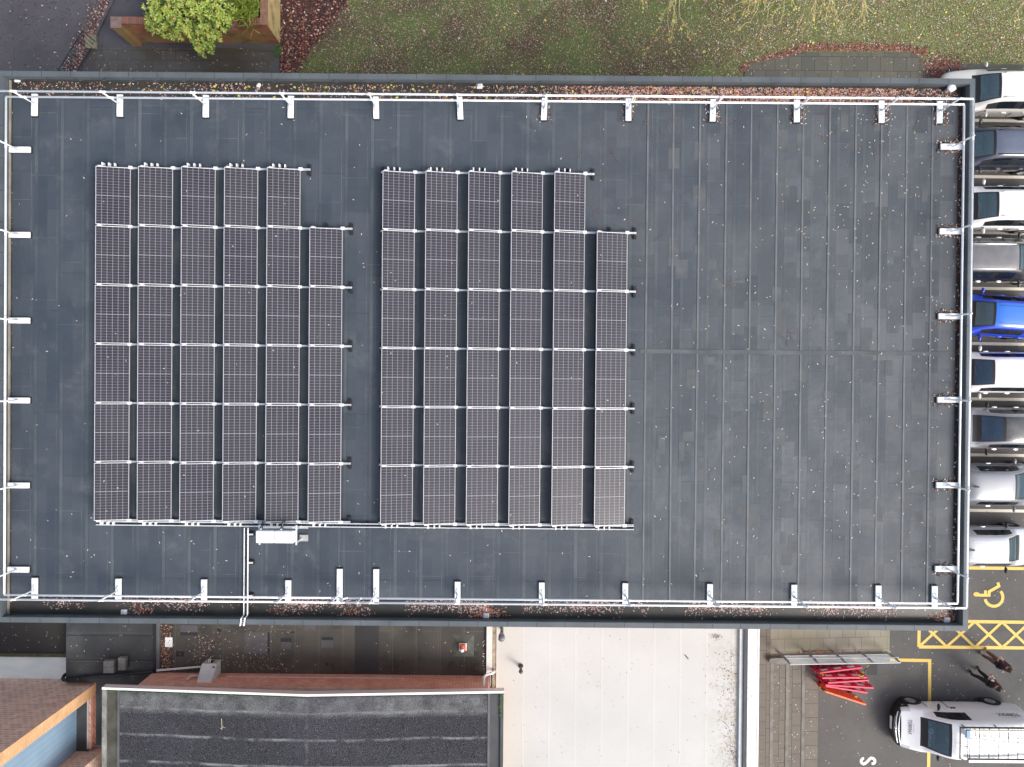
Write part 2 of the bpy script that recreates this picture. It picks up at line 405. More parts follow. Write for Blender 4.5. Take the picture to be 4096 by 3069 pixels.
# path at the west and the wet yard below the planter
k0, k1 = W(315,278,0), W(451,0,0); kd = (k1-k0).normalized()
ka, kb = k0-kd*2, k1+kd*30
path_poly = [(ka.x,ka.y),(kb.x,kb.y),(-60,kb.y),(-60,ka.y)]
MB().sheet(path_poly, .012).build('footpath', M['asphalt_path'], kind='structure')
yard = [(ka.x+.1,ka.y),(kb.x+.1,kb.y),(lx0,kb.y),(lx0,WY(1100,182,0)),(WX(1113,200,0),WY(1113,200,0)),(WX(1117,300,0),7.4),(ka.x,7.4)]
MB().sheet(yard, -.004).build('yard', M['asphalt_path'], kind='structure')
sl = [(WX(250,200,0),WY(560,193,0)),(WX(1097,200,0),WY(1097,193,0)),(WX(1097,300,0),7.4),(WX(250,300,0),7.4)]
MB().sheet([(max(p[0],-18.2),p[1]) for p in sl], .002).build('yard_paving', M['slab_yard'], kind='structure')
nrm = Vector((kd.y,-kd.x,0))
kr = MB(); a, b = ka, kb
kr.prism([(a.x,a.y),(b.x,b.y),((b+nrm*.1).x,(b+nrm*.1).y),((a+nrm*.1).x,(a+nrm*.1).y)], -.01, .09)
kr.build('kerb', M['asphalt_path'], kind='structure')
# slabs and shallow steps at the north-east
ne = [W(2971,330,0), W(2980,285,0), W(3003,258,0), W(3092,238,0), W(3213,216,0), W(3213,212,0), W(3645,213,0), W(3645,330,0)]
MB().prism([(p.x,max(p.y,7.6)) for p in ne], 0, .05).build('paving', M['slab_ne'], kind='structure')
st = MB()
for i, (xa, xb, yt) in enumerate(((3646,3670,222),(3671,3692,231),(3693,3713,248))):
    st.box(WX(xa,240,0), 7.6, 0, WX(xb,240,0), WY(xa,yt,0), .045-.012*i)
st.build('paving_steps', M['slab_ne'], kind='structure')

# ------------------------------------------------------------------ paint on the car park (parts of its surface)
def stroke(name, mat, pts, w, lab=None, z=.006):
    m = MB()
    for p in pts: m.ribbon(p, w, z)
    return m.build(name, mat, car_park, label=lab)
for i, py in enumerate((483,708,932,1155,1376,1597,1821,2043)):
    a, b = W(3930,py,0), W(4096,py+1.5,0)
    stroke('bay_line', M['cream'], [[(17.9,a.y+.02),(23.2,b.y-.01)]], .125)
stroke('yellow_bay_line', M['yellow'], [[(17.9,WY(3930,2272,0)),(23.2,WY(4090,2273,0)-.02)]], .13)
C5 = lambda x, y: W(3640+x*.33193, 2250+y*.33193, 0)
C5b = lambda x, y: (C5(x,y).x, C5(x,y).y)
hb = [C5b(x,y) for x, y in ((105,1018),(440,1014),(780,1022),(1110,1024),(1440,1030),(1770,1034))]
ht = [C5b(x,y) for x, y in ((112,703),(445,706),(780,712),(1108,718),(1440,722),(1770,727))]
cross = []
for i in range(5): cross += [[hb[i],ht[i+1]],[ht[i],hb[i+1]]]
stroke('hatched_bay', M['yellow'], [[hb[0],hb[-1]],[ht[0],ht[-1]],[hb[0],ht[0]]], .135, 'yellow outlined strip')
stroke('hatching', M['yellow'], cross, .11, z=.010)
C6 = lambda x, y: (W(3450+x*.37363, 2450+y*.37363, 0).x, W(3450+x*.37363, 2450+y*.37363, 0).y)
stroke('yellow_line', M['yellow'], [[C6(280,508),C6(736,516)],[C6(719,503),C6(716,1200),C6(704,1760)]], .135)
wheel = [C5b(1010+108*math.cos(t), 420+108*math.sin(t)) for t in [R(d) for d in range(-42, 178, 10)]]
stroke('wheelchair_symbol', M['yellow'], [wheel, [C5b(790,386),C5b(850,394),C5b(968,394)], [C5b(906,335),C5b(906,392)], [C5b(950,394),C5b(952,350),C5b(1068,284),C5b(1054,240)]], .125, 'yellow painted wheelchair symbol')
hm = MB(); hp = []
for k in range(14): a = 2*math.pi*k/14; hp.append(C5b(800+38*math.cos(a), 384+27*math.sin(a)))
hm.sheet(hp, .0085).build('symbol_head', M['yellow'], car_park)
CS = lambda x, y: (W(3360+x*.09042, 2980+y*.09042, 0).x, W(3360+x*.09042, 2980+y*.09042, 0).y)
stroke('painted_letter', M['whitep'], [[CS(*p) for p in ((1060,600),(1000,605),(945,660),(930,730),(960,800),(1040,845),(1120,815),(1210,735),(1290,640),(1370,575),(1460,590),(1530,660),(1545,740),(1510,810),(1440,830),(1395,835))]], .115, 'white painted letter S lying on its side')
MB().box(C6(60,0)[0], C6(0,552)[1], 0, C6(164,0)[0], C6(0,668)[1], .008).build('drain_cover', plain('cast_cover', (.035,.035,.035), .7), car_park, label='dark square drain cover')
# darker relaid strip
pm = MB(); pm.sheet([C6(740,385), C6(1760,405), C6(1760,1500), C6(600,1500), C6(600,860), C6(612,720), C6(640,570), C6(690,490)], .003).build('asphalt_patch', asphalt('relaid_asphalt', (.120,.117,.115)), car_park)

# ------------------------------------------------------------------ main building
xE = (WX(3899,313,ZP)+WX(3875,2527,ZP))/2
yN = (WY(1150,294.6,ZP)+WY(3899,313,ZP))/2
yS = (WY(1603,2502,ZP)+WY(3875,2527,ZP))/2
CW = .155
xWi = WX(24,1400,8.85); xW = xWi-.34
print('MAIN', xW, xE, yS, yN)
hall = thing('flat_roofed_building', 'large flat-roofed building with grey felt roof carrying two solar arrays', 'building', ((xW+xE)/2,(yN+yS)/2,0))
wl = MB()
for (x0,y0,x1,y1) in ((xW,yN-.3,xE,yN),(xW,yS,xE,yS+.3),(xW,yS+.3,xW+.3,yN-.3),(xE-.3,yS+.3,xE,yN-.3)):
    wl.box(x0+.02*(x0==xW), y0+.02*(y0==yS), 0, x1-.02*(x1==xE), y1-.02*(y1==yN), ZR-.25)
wl.build('wall', M['brick_hall'], hall)
gN, gS = WY(1700,403,ZR)-0.0, WY(1650,2399,ZR)
xri, xli = WX(3822,1300,ZR), WX(47,1300,ZR)
MB().box(xW+.05, yS+.05, ZR-.25, xE-.05, yN-.05, ZR-.05).build('roof_deck', M['gutter'], hall)
pj = MB().prism([(xli,gS),(xri,gS),(xri,gN),(xli,gN)], ZR-.045, ZR); pj.mi = 1
for k in range(80):
    x = random.uniform(WX(2620,0,ZR), xri-1); y = random.uniform(gS+.6, gN-.6); w = random.uniform(.15,.4); h = random.uniform(.2,.7)
    pj.sheet([(x,y),(x+w,y+random.uniform(-.02,.02)),(x+w,y+h),(x,y+h)], ZR+.0012+k*.00006)
roof = pj.build('roof', [M['felt'], plain('patched_felt', (.085,.092,.098), .7, var=.2, sc=2, bump=.3)], hall)
# raised laps on the newer half and the cross joint
sm = MB(); dk = MB(); px = 2584
while px < 3800:
    x = WX(px,1400,ZR); j = random.uniform(-.015,.015)
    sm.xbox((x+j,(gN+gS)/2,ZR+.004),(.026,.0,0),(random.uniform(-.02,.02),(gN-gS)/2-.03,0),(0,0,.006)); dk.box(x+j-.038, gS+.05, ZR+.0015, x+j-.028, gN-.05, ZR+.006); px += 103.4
sm.build('seam', M['seam'], roof); dk.build('seam_shade_strip', plain('seam_shade', (.052,.058,.064), .8), roof)  # paler laps and dark strips paint each ridge's highlight and shade
cj = MB(); xc, yc = WX(2560,1400,ZR), WY(3100,1405,ZR)
cj.box(xc, yc-.10, ZR+.001, xri-.02, yc+.03, ZR+.014); cj.build('cross_joint', plain('cross_joint_felt', (.082,.090,.097), .65, var=.3, sc=1.2), roof)
# coping: flat top with an inward drop, one length per side
def coping(x0,y0,x1,y1, inner):
    """x/y box of the flat; inner = direction to the roof"""
    m = MB(); m.box(x0,y0,ZP-.05,x1,y1,ZP)
    ix, iy = inner
    if ix: fx = x1 if ix > 0 else x0; m.box(fx-.012*(ix<0)*1-(.0), y0, ZP-.20, fx+.012*(ix>0), y1, ZP-.012)
    if iy: fy = y1 if iy > 0 else y0; m.box(x0, fy-.012*(iy<0), ZP-.20, x1, fy+.012*(iy>0), ZP-.012)
    return m
for (x0,y0,x1,y1,inn,lab) in ((xW,yN-CW,xE,yN,(0,-1),'north'),(xW,yS,xE,yS+CW,(0,1),'south'),(xE-CW,yS+CW,xE,yN-CW,(-1,0),'east'),(xW,yS+CW,xWi,yN-CW,(1,0),'west')):
    c = coping(x0,y0,x1,y1,inn).build('coping', M['coping'], hall)
    j = MB()
    if inn[1]:
        x = x0+.6; fy = y0 if inn[1] < 0 else y1; s = inn[1]
        while x < x1-.4:
            j.box(x,y0+.004,ZP+.0005,x+.011,y1-.004,ZP+.002); j.xbox((x+.1,fy+.0135*s,ZP-.105),(.09,0,.09),(0,.0015,0),(-.004,0,.004)); x += .88+random.uniform(-.03,.03)
        j.box(x0+.2,fy+.0125*s,ZP-.214,x1-.2,fy+.016*s,ZP-.200)
    else:
        y = y0+.5; fx = x0 if inn[0] < 0 else x1; s = inn[0]
        while y < y1-.3:
            j.box(x0+.004,y,ZP+.0005,x1-.004,y+.011,ZP+.002); y += .95+random.uniform(-.03,.03)
        j.box(fx+.0125*s,y0,ZP-.214,fx+.016*s,y1,ZP-.200)
    j.build('coping_joint', M['lap'], c)
up = MB(); d = .004
up.box(xWi-.1,yN-CW-.0,ZR-.05,xE-CW+.1,yN-CW+.1,ZP-.06); up.box(xWi-.1,yS+CW-.1,ZR-.05,xE-CW+.1,yS+CW,ZP-.06)
up.box(xE-CW,yS+CW,ZR-.05,xE-CW+.1,yN-CW,ZP-.06)
up.build('upstand', M['upstand'], hall)
MB().box(xWi-.1,yS+CW,ZR-.05,xWi,yN-CW,ZP-.06).build('upstand', plain('sunlit_upstand', (.30,.28,.24), .7, var=.25, sc=2, grime=(.5,(.14,.13,.1))), hall)  # sunlight on this east-facing upstand is put into its paler colour
hm = MB(); x = xWi+.4
while x < xWi+14:                                  # pale blistered patches on the north upstand
    hm.xbox((x,yN-CW-.0145,ZP-.235),(.05,0,.012),(0,.001,0),(-.004,0,.012)); x += .8+random.uniform(-.2,.3)
hm.build('upstand_scuff', plain('scuffed_felt', (.20,.21,.21), .7), hall)
for (px,py,lab) in ((68,318,'small white roof outlet in the leafy corner by the planter'),(1918,344,'small white roof outlet in the lawn-side gutter among pink leaves'),(495,2449,'small white roof outlet in the gutter near the cable tray'),(1945,2464,'small white roof outlet in the gutter beside orange leaves'),(3789,2481,'small grey roof outlet in the corner by the yellow hatching')):
    p = W(px,py,ZR)
    o = thing('roof_outlet', lab, 'roof outlet', (p.x,p.y,ZR-.05), 0, 'outlets along the roof gutters')
    g = MB(); g.bbox(p.x-.085,p.y-.075,ZR-.05,p.x+.085,p.y+.075,ZR+.02,.015); g.bbox(p.x-.06,p.y-.05,ZR+.02,p.x+.06,p.y+.05,ZR+.05,.012); g.build('body', M['weight'], o)
    s = MB()
    for k in range(3): s.box(p.x-.05+k*.038,p.y-.06,ZR+.0505,p.x-.036+k*.038,p.y+.06,ZR+.053)
    s.build('grate', plain('outlet_slot', (.35,.35,.35), .6), o)
p = W(3789,362,ZR); vent = thing('roof_vent', 'white mushroom vent dome with a small box beside it, in the parapet corner', 'vent', (p.x,p.y,ZR-.05))
MB().lathe([(.0001,.32),(.07,.31),(.12,.275),(.125,.24),(.11,.235),(.06,.23),(.055,0)], (p.x,p.y,ZR-.05), n=20).build('cowl', M['white'], vent, smooth=True)
q = W(3815,354,ZR); MB().bbox(q.x-.055,q.y-.05,ZR-.05,q.x+.055,q.y+.05,ZR+.05,.01).build('box', M['weight'], vent)
# ------------------------------------------------------------------ guard rails round the roof
ZL, ZT = ZR+.60, ZR+1.02
rN = (WY(580,367,ZT)+WY(3700,396.6,ZT))/2
rS = (WY(1473,2413,ZT)+WY(3600,2429,ZT))/2
rE = (WX(3889,450,ZT)+WX(3869,2420,ZT)+WX(3854,440,ZL)+WX(3834,2400,ZL))/4
rW = (WX(23.6,383,ZL)+WX(17.4,2382,ZL))/2
print('RAIL', rW, rE, rS, rN, gN, gS)
RT = .031
def post(parent, x, y, inx, iny, length=.36, skew=0.0, back=-.30):
    """upright with two sockets; the ballast foot runs inwards along (inx, iny)"""
    m = MB(); m.tube([(x,y,ZR+.03),(x,y,ZT+.07)], .024, 8)
    ax, ay = abs(iny), abs(inx)
    for z in (ZL, ZT): m.tube([(x-.12*ax,y-.12*ay,z),(x+.12*ax,y+.12*ay,z)], .034, 8)
    m.lathe([(.045,0),(.045,.03),(.03,.05)], (x,y,ZR+.085), n=10)
    m.tube([(x,y,ZR+.20),(x+inx*.16,y+iny*.16,ZR+.10)], .014, 6)
    o = m.build('post', M['white_galv'], parent, smooth=True)
    s0, s1 = back, length; w = .085
    def bar(sa, sb, hw, z0, z1, nm, mat, b):
        c0x, c0y = x+inx*sa, y+iny*sa; c1x, c1y = x+inx*sb+skew*abs(iny), y+iny*sb+skew*abs(inx)
        g = MB()
        g.xbox(((c0x+c1x)/2,(c0y+c1y)/2,(z0+z1)/2), ((c1x-c0x)/2,(c1y-c0y)/2,0), (-iny*hw,inx*hw,0) , (0,0,(z1-z0)/2))
        return g.build(nm, mat, o)
    bar(s0-.0, s1+.035, w+.012, ZR+.001, ZR+.03, 'rubber_mat', M['rubber'], 0)
    bar(s0, s1, w, ZR+.03, ZR+.085, 'counterweight', M['weight'], 0)
    return o
def rails(parent, a, b, ends=(False, False)):
    """two rails from a to b (2D); ends closed with a rounded loop where asked"""
    a, b = Vector(a), Vector(b); d = (b-a).normalized()
    for nm, z in (('top_rail', ZT), ('mid_rail', ZL)):
        p0 = a+d*(.14 if ends[0] else 0); p1 = b-d*(.14 if ends[1] else 0)
        MB().tube([(p0.x,p0.y,z),(p1.x,p1.y,z)], RT, 10).build(nm, M['white_galv'], parent, smooth=True)
    for k, (e, p, s) in enumerate(((ends[0], a, 1), (ends[1], b, -1))):
        if e:
            c = [(.14,ZT),(.09,ZT-.008),(.04,ZT-.04),(.01,ZT-.09),(0,ZT-.14),(0,ZL+.14),(.01,ZL+.09),(.04,ZL+.04),(.09,ZL+.008),(.14,ZL)]
            MB().tube([(p.x+d.x*s*q,p.y+d.y*s*q,z) for q, z in c], RT, 10).build('end_loop', M['white_galv'], parent, smooth=True)
PXN = (137,478,822.5,1163,1502.5,1838,2179,2514,2853,3188,3527,3761)
gr = thing('guard_rail', 'white two-bar guard rail on weighted feet along the lawn side of the roof', 'guard rail', (0,rN,ZR), 0, 'guard rails round the roof edge')
rails(gr, (rW-.0,rN), (rE,rN))
for i, px in enumerate(PXN): post(gr, WX(px,385,ZR+.08), rN, 0, -1, skew={4:.03,5:.04,6:-.02}.get(i,0.0)+random.uniform(-.01,.01))
gr = thing('guard_rail', 'white guard rail above the brick wall, crossed by the wire cable tray', 'guard rail', (-10,rS,ZR), 0, 'guard rails round the roof edge')
gx = WX(1369,2391,ZL)
rails(gr, (rW,rS), (gx-.01,rS), (False, True))
for px in (137,472,815,1152): post(gr, WX(px,2385,ZR+.08), rS, 0, 1)
post(gr, WX(1358,2385,ZR+.08), rS, 0, 1, .72, back=-.34)
gr = thing('guard_rail', 'white guard rail above the white roof and ending at the yellow hatching corner', 'guard rail', (4,rS,ZR), 0, 'guard rails round the roof edge')
rails(gr, (gx+.03,rS), (rE,rS), (True, False))
post(gr, WX(1504,2385,ZR+.08), rS, 0, 1, .72, back=-.34)
for px in (1830,2167,2501,2840,3177,3514,3739): post(gr, WX(px,2390,ZR+.08), rS, 0, 1)
hg = MB()                                                     # latch of the self-closing gate
for z in (ZL, ZT): hg.tube([(gx+.55,rS,z),(gx+.55,rS,z+.05)], .035, 8)
hg.tube([(gx+.55,rS,ZL),(gx+.55,rS,ZT)], .018, 8); hg.build('hinge', M['white_galv'], gr, smooth=True)
gr = thing('guard_rail', 'white two-bar guard rail above the parked cars', 'guard rail', (rE,1,ZR), 0, 'guard rails round the roof edge')
rails(gr, (rE,rS+.03), (rE,rN-.03))
for py in (587,926,1266,1600,1942,2277): post(gr, rE, WY(3850,py,ZR+.08), -1, 0)
gr = thing('guard_rail', 'white guard rail along the pale parapet at the far end from the cars', 'guard rail', (rW,1,ZR), 0, 'guard rails round the roof edge')
rails(gr, (rW,rS+.03), (rW,rN-.03))
for py in (598,939,1282,1602,1942,2279): post(gr, rW, WY(30,py,ZR+.08), 1, 0)

# ------------------------------------------------------------------ solar panels
ZLO, ZHI = ZR+.17, ZR+.37
PW = .944; TL = math.asin((ZHI-ZLO)/PW*.975); PWs = PW/math.cos(TL)      # sloping width
def cellmat():
    t = NT('solar_cells'); x, y, z = t.sep(t.objc())
    def line(c, n, L, w):
        f = t.math('FRACT', t.math('ADD', t.math('MULTIPLY', c, n/L), 0.0)); k = n*w/L/2
        return t.math('MAXIMUM', t.math('LESS_THAN', f, k), t.math('GREATER_THAN', f, 1-k))
    lx = line(x, 6, PWs-.03, .011); ly = line(y, 20, 1.71, .006)
    g = t.math('MAXIMUM', lx, ly)
    g = t.math('MAXIMUM', g, t.math('LESS_THAN', t.math('ABSOLUTE', t.math('SUBTRACT', y, .855)), .010))
    px, py, pz = t.sep(t.pos())
    cid = t.node('ShaderNodeTexWhiteNoise', noise_dimensions='3D')
    t.link(t.comb(t.math('FLOOR', t.math('MULTIPLY', x, 6/(PWs-.04))), t.math('FLOOR', t.math('MULTIPLY', y, 20/1.70)), t.math('MULTIPLY', px, 3)), cid.inputs['Vector'])
    n = t.noise(.55, 4, .6)
    base = t.mix(t.ramp(n, (.4, 0.0), (.72, 1.0)), (.031,.029,.038), (.051,.047,.058))
    oi = t.node('ShaderNodeObjectInfo').outputs['Random']
    base = t.mix(t.math('MULTIPLY', oi, .5), base, (.050,.049,.050))
    base = t.mix(t.math('MULTIPLY', cid.outputs[0], .35), base, (.030,.027,.040))
    base = t.mix(t.ramp(t.noise(70, 2, .7), (.52, 0.0), (.75, .4)), base, (.13,.125,.125))
    t.color(t.mix(g, base, (.27,.265,.31))).rough(.22).set(Specular_IOR_Level=.5)
    return t.m
M['cells'] = cellmat()
def make_panel():
    o = thing('solar_panel', None, 'solar panel', (0,0,0), 0)
    c, s = math.cos(TL), math.sin(TL)
    ex, ez = Vector((c,0,-s)), Vector((s,0,c))                   # slope falls towards +x
    A = Vector((0,0,ZHI-ZR))                                     # high left top corner; panel runs to -y
    L = 1.74
    def at(u, v, w): return A+ex*u+Vector((0,-v,0))+ez*w
    f = MB()
    def bar(u0,u1,v0,v1): f.add([at(u0,v0,-.035),at(u1,v0,-.035),at(u1,v1,-.035),at(u0,v1,-.035),at(u0,v0,0),at(u1,v0,0),at(u1,v1,0),at(u0,v1,0)],[(0,1,2,3),(4,7,6,5),(0,4,5,1),(1,5,6,2),(2,6,7,3),(3,7,4,0)])
    bar(0,.015,0,L); bar(PWs-.015,PWs,0,L); f.mi = 1; bar(.015,PWs-.015,0,.015); bar(.015,PWs-.015,L-.015,L)
    f.build('frame', [M['frame'], M['alu']], o)
    df = MB(); df.add([(-.015,-L,.03),(.004,-L,.03),(.004,-L,ZHI-ZR-.045),(-.006,-L,ZHI-ZR-.045),(-.015,0,.03),(.004,0,.03),(.004,0,ZHI-ZR-.045),(-.006,0,ZHI-ZR-.045)],[(0,1,2,3),(4,7,6,5),(0,4,5,1),(1,5,6,2),(2,6,7,3),(3,7,4,0)]); df.build('wind_deflector', M['black'], o)
    # cell sheet gets its own axes so the grid follows the slope
    g = MB(); g.box(0,0,-.006,PWs-.03,1.71,0)
    q = g.build('cells', M['cells'], o)
    q.matrix_local = Matrix.Translation(at(.015,L-.015,-.004)) @ Matrix.Rotation(TL, 4, 'Y')
    return o
panel = make_panel(); first = [True]
pitchx = (WX(1367.9,900,ZR+.17)-WX(519,680,ZR+.17))/5
xl0 = WX(519,1300,ZLO)-PW
yt0 = (WY(519,672,ZLO)+WY(860,676,ZLO))/2; yb0 = (WY(511.6,2080.4,ZLO)+WY(1020,2085,ZLO))/2
pitchy = (yt0-yb0+.03)/6
xr0 = WX(2505.3,1400,ZLO)-PW-5*pitchx
ytr = (WY(1663,690,ZLO)+WY(2340,697,ZLO))/2
ybr = (WY(1652,2092,ZLO)+WY(2500,2103,ZLO))/2
pitchr = (ytr-ybr+.03)/6
print('PANELS', pitchx, pitchy, pitchr, xl0, xr0)
ORD = ['first','second','third','fourth','fifth','sixth']
def place_panels(x0, y0, pit, arr, far):
    for c in range(6):
        for r_ in range(6):
            if c == 5 and r_ == 0: continue
            p = panel if first[0] else copy_tree(panel); first[0] = False
            p.location = (x0+c*pitchx+random.uniform(-.004,.004), y0-r_*pit+random.uniform(-.004,.004), ZR)
            k = 5-c if far else c
            n = r_ if c < 5 else r_-1
            p['label'] = f"solar panel {ORD[r_] if c < 5 else ORD[n]} from the lawn, {ORD[k]} column from {'the cars' if far else 'the pale parapet'}, {'car-side' if far else 'inverter-side'} array"
            p['group'] = 'solar panels on the flat roof'
place_panels(xl0, yt0, pitchy, 'a', False)
place_panels(xr0, ytr, pitchr, 'b', True)

# mounting rails across each row joint
def mount_rail(x0, x1, y, label, cols, upright, sgn):
    o = thing('mounting_rail', label, 'mounting rail', ((x0+x1)/2,y,ZR), 0, 'slotted rails under the solar panels')
    m = MB(); z0, z1 = ZR+.085, ZR+.128
    m.box(x0,y-.026,z0,x1,y-.014,z1); m.box(x0,y+.014,z0,x1,y+.026,z1); m.box(x0,y-.014,z0,x1,y+.014,z0+.012)
    m.build('rail', M['galv'], o)
    xs = [x0+.04]+[cx+.42 for cx in cols]+[x1-.04]
    for x in xs: MB().bbox(x-.045,y-.17,ZR+.001,x+.045,y+.17,ZR+.085,.012).build('rubber_foot', M['rubber'], o)
    for cx in cols:
        b = MB(); yy = y+(.0 if not upright else sgn*.075)
        b.box(cx+PW-.06,y-.045,z1,cx+PW+.055,y+.045,ZLO+.015); b.build('clamp', M['alu'], o)
        b = MB(); b.box(cx+.03,y-.03,z1,cx+.11,y+.03,ZHI-.055); b.box(cx+.10,y-.022,ZHI-.10+.005,cx+.16,y+.022,ZHI-.07); b.build('support_leg', M['alu'], o)
        if upright:
            for u in (.12,.30,.46): b = MB(); b.box(cx+u,y+sgn*.03,ZR+.12,cx+u+.035,y+sgn*.125,ZR+.30-u*.2); b.build('bracket', M['alu'], o)
def rails_for(x0, y0, pit, far):
    for r_ in range(7):
        cols = [x0+c*pitchx for c in range(6) if not (c == 5 and r_ == 0)]
        y = y0-r_*pit+.015
        xa = cols[0]-(.10 if far else -.02); xb = cols[-1]+PW+.28
        mount_rail(xa, xb, y, f"slotted rail under the {'car-side' if far else 'inverter-side'} array, {(ORD+['seventh'])[r_]} from the lawn", cols, r_ in (0, 6), 1 if r_ == 0 else -1)
rails_for(xl0, yt0, pitchy, False); rails_for(xr0, ytr, pitchr, True)

# ------------------------------------------------------------------ cable trays and inverters
def tray(name, label, a, b, z, wid=.10, sides=.05, extra=None):
    a, b = Vector(a), Vector(b); d = (b-a); L = d.length; d.normalize(); n = Vector((-d.y,d.x))
    o = thing(name, label, 'cable tray', ((a.x+b.x)/2,(a.y+b.y)/2,z))
    m = MB()
    for s in (-1, 1):
        for h in (0, sides): p, q = a+n*s*wid/2, b+n*s*wid/2; m.tube([(p.x,p.y,z+h),(q.x,q.y,z+h)], .011, 6)
    m.build('side_wire', M['white_galv'], o)
    r_ = MB(); k = 0
    while k < L:
        p, q = a+d*k+n*wid/2, a+d*k-n*wid/2
        r_.tube([(p.x,p.y,z+sides),(p.x,p.y,z),(q.x,q.y,z),(q.x,q.y,z+sides)], .006, 5); k += .10
    r_.build('rung', M['white_galv'], o, kind='stuff')
    c = MB()
    for s in (-.5, .1, .5): p, q = a+n*s*wid/2, b+n*s*wid/2; c.tube([(p.x,p.y,z+.018),(q.x,q.y,z+.018)], .011, 6)
    c.build('cable', M['black'], o)
    return o
yt = WY(950,2097,ZR+.1)
tr = tray('cable_tray', 'long wire cable tray along the lower edge of both solar arrays', (WX(388,2090,ZR+.1),yt), (WX(2534,2108,ZR+.1),yt), ZR+.10)
for px in range(520, 2540, 190): x = WX(px,2100,ZR); MB().bbox(x-.04,yt-.10,ZR+.001,x+.04,yt+.10,ZR+.085,.01).build('rubber_foot', M['rubber'], tr)
xt = WX(985,2300,ZR+.12)
tr = tray('cable_tray', 'short wire cable tray running from the arrays over the parapet', (xt,yt-.10), (xt,yS+CW+.08), ZR+.12, .11)
p0, p1 = Vector((xt,yS+CW+.08)), Vector((xt-.03,yS-.02))
m = MB()
for s in (-1, 1):
    for h in (0,.05): m.tube([(p0.x+s*.055,p0.y,ZR+.12+h),(p0.x+s*.055,p0.y-.02,ZP+.03+h),(p1.x+s*.055,p1.y,ZP+.03+h)], .011, 6)
for k in range(4): y = p0.y-.03-k*.07; m.tube([(xt-.055,y,ZP+.03),(xt+.055,y,ZP+.03)], .006, 5)
m.build('end_section', M['white_galv'], tr)
for py in (2135,2248,2380):
    y = WY(990,py,ZR); MB().box(xt-.085,y-.025,ZR+.085,xt+.19,y+.025,ZR+.118).build('cross_bar', M['galv'], tr)
    MB().bbox(xt+.02,y-.07,ZR+.001,xt+.22,y+.07,ZR+.085,.02).build('rubber_foot', M['rubber'], tr)
M['footgrey'] = plain('grey_foot', (.42,.42,.40), .7, var=.2)
zi = ZR+.62
xa, xb, xm = WX(1030,2145,zi), WX(1181,2145,zi), WX(1103,2145,zi); ya, yb = WY(1100,2120,zi), WY(1100,2169,zi)
stand = thing('inverter_stand', 'galvanised strut stand carrying two white inverters below the array', 'stand', ((xa+xb)/2,(ya+yb)/2,ZR))
for y in (ya+.02, yb-.02):
    for x in (xa+.05, xb+.02): MB().box(x-.02,y-.02,ZR+.06,x+.02,y+.02,zi-.02).build('leg', M['galv'], stand)
for x in (xa+.05, xb+.02):
    MB().box(x-.022,yb-.09,zi-.061,x+.022,ya+.14,zi-.021).build('cross_rail', M['galv'], stand)
    MB().bbox(x-.07-(.0 if x>xm else 0),yb-.1,ZR+.001,x+.09+(.1 if x>xm else 0),yb+.10,ZR+.06,.01).build('foot', M['footgrey'], stand)
    MB().bbox(x-.07-(.0 if x>xm else 0),ya-.08,ZR+.001,x+.09+(.1 if x>xm else 0),ya+.12,ZR+.06,.01).build('foot', M['footgrey'], stand)
MB().box(xa+.02,ya+.045,zi-.02,xb+.03,ya+.085,zi+.0).build('top_rail', M['galv'], stand)
for k, (u0, u1, lab) in enumerate(((xa,xm-.004,'white inverter box on the strut stand, next to the cable tray'),(xm+.004,xb,'white inverter box on the strut stand, farther from the cable tray'))):
    o = thing('inverter', lab, 'inverter', ((u0+u1)/2,(ya+yb)/2,zi), 0, 'inverters on the stand')
    MB().bbox(u0,yb,zi-.02,u1,ya,zi+.16,.03,3).build('cover', M['white'], o, smooth=False)
    c = MB(); x = u0+(.10 if k == 0 else .16)
    for q in (0,.05): c.tube([(x+q,ya-.01,zi+.05),(x+q,ya+.05,zi+.05),(x+q-.02,ya+.12,zi-.1),(x+q-.08,ya+.2,ZR+.2)], .014, 6)
    c.build('cable', M['black'], o); g = MB(); g.tube([(x+.02,ya,zi+.06),(x+.02,ya+.05,zi+.06)], .03, 8); g.build('connector', M['white'], o)
# ------------------------------------------------------------------ low roofs south of the hall
ZF = 3.2
def lowfelt(name, c, swap=False, wet=None, bw=4.0, rh=.92):
    t = NT(name); x, y, z = t.sep(t.pos())
    o = t.brick(t.comb(y, x) if not swap else t.comb(x, y), bw, rh, .010, c, tuple(k*.8 for k in c), tuple(k*1.8 for k in c), off=.43)
    col = t.mix(t.ramp(t.noise(.8, 5, .65), (.38, 0.0), (.68, .8)), o['Color'], tuple(k*.45 for k in c))
    col = t.mix(t.ramp(t.noise(.5, 5, .6, v=t.scale(t.pos(), (1,1,1))), (.55, 0.0), (.68, .5)), col, tuple(k*1.9 for k in c))
    col = t.mix(t.ramp(t.noise(80, 2, .7), (.4, .4), (.7, 0.0)), col, tuple(k*.4 for k in c))
    return t.color(col).rough(t.ramp(t.noise(.8, 5, .65), (.38, .65), (.66, .22))).set(Specular_IOR_Level=.35).bump(t.noise(60, 3), .3, .005).m
M['felt_mid'] = lowfelt('weathered_brown_felt', (.092,.087,.074))
M['felt_dark'] = lowfelt('dark_wet_felt', (.062,.067,.071), True, bw=5, rh=1.1)
M['lead'] = plain('grey_edge_strip', (.10,.105,.105), .6, var=.2, sc=2, grime=(.5,(.05,.05,.04)))
def X(px, z, py=2600): return WX(px, py, z)
def Y(py, z, px=1300): return WY(px, py, z)
mid = thing('low_extension', 'low felt-roofed link with dark patches between the hall and the red brick wall', 'building', (X(1300,ZF),Y(2600,ZF),0))
x0, x1, y0 = X(636,ZF), X(1965,ZF), Y(2697,ZF)
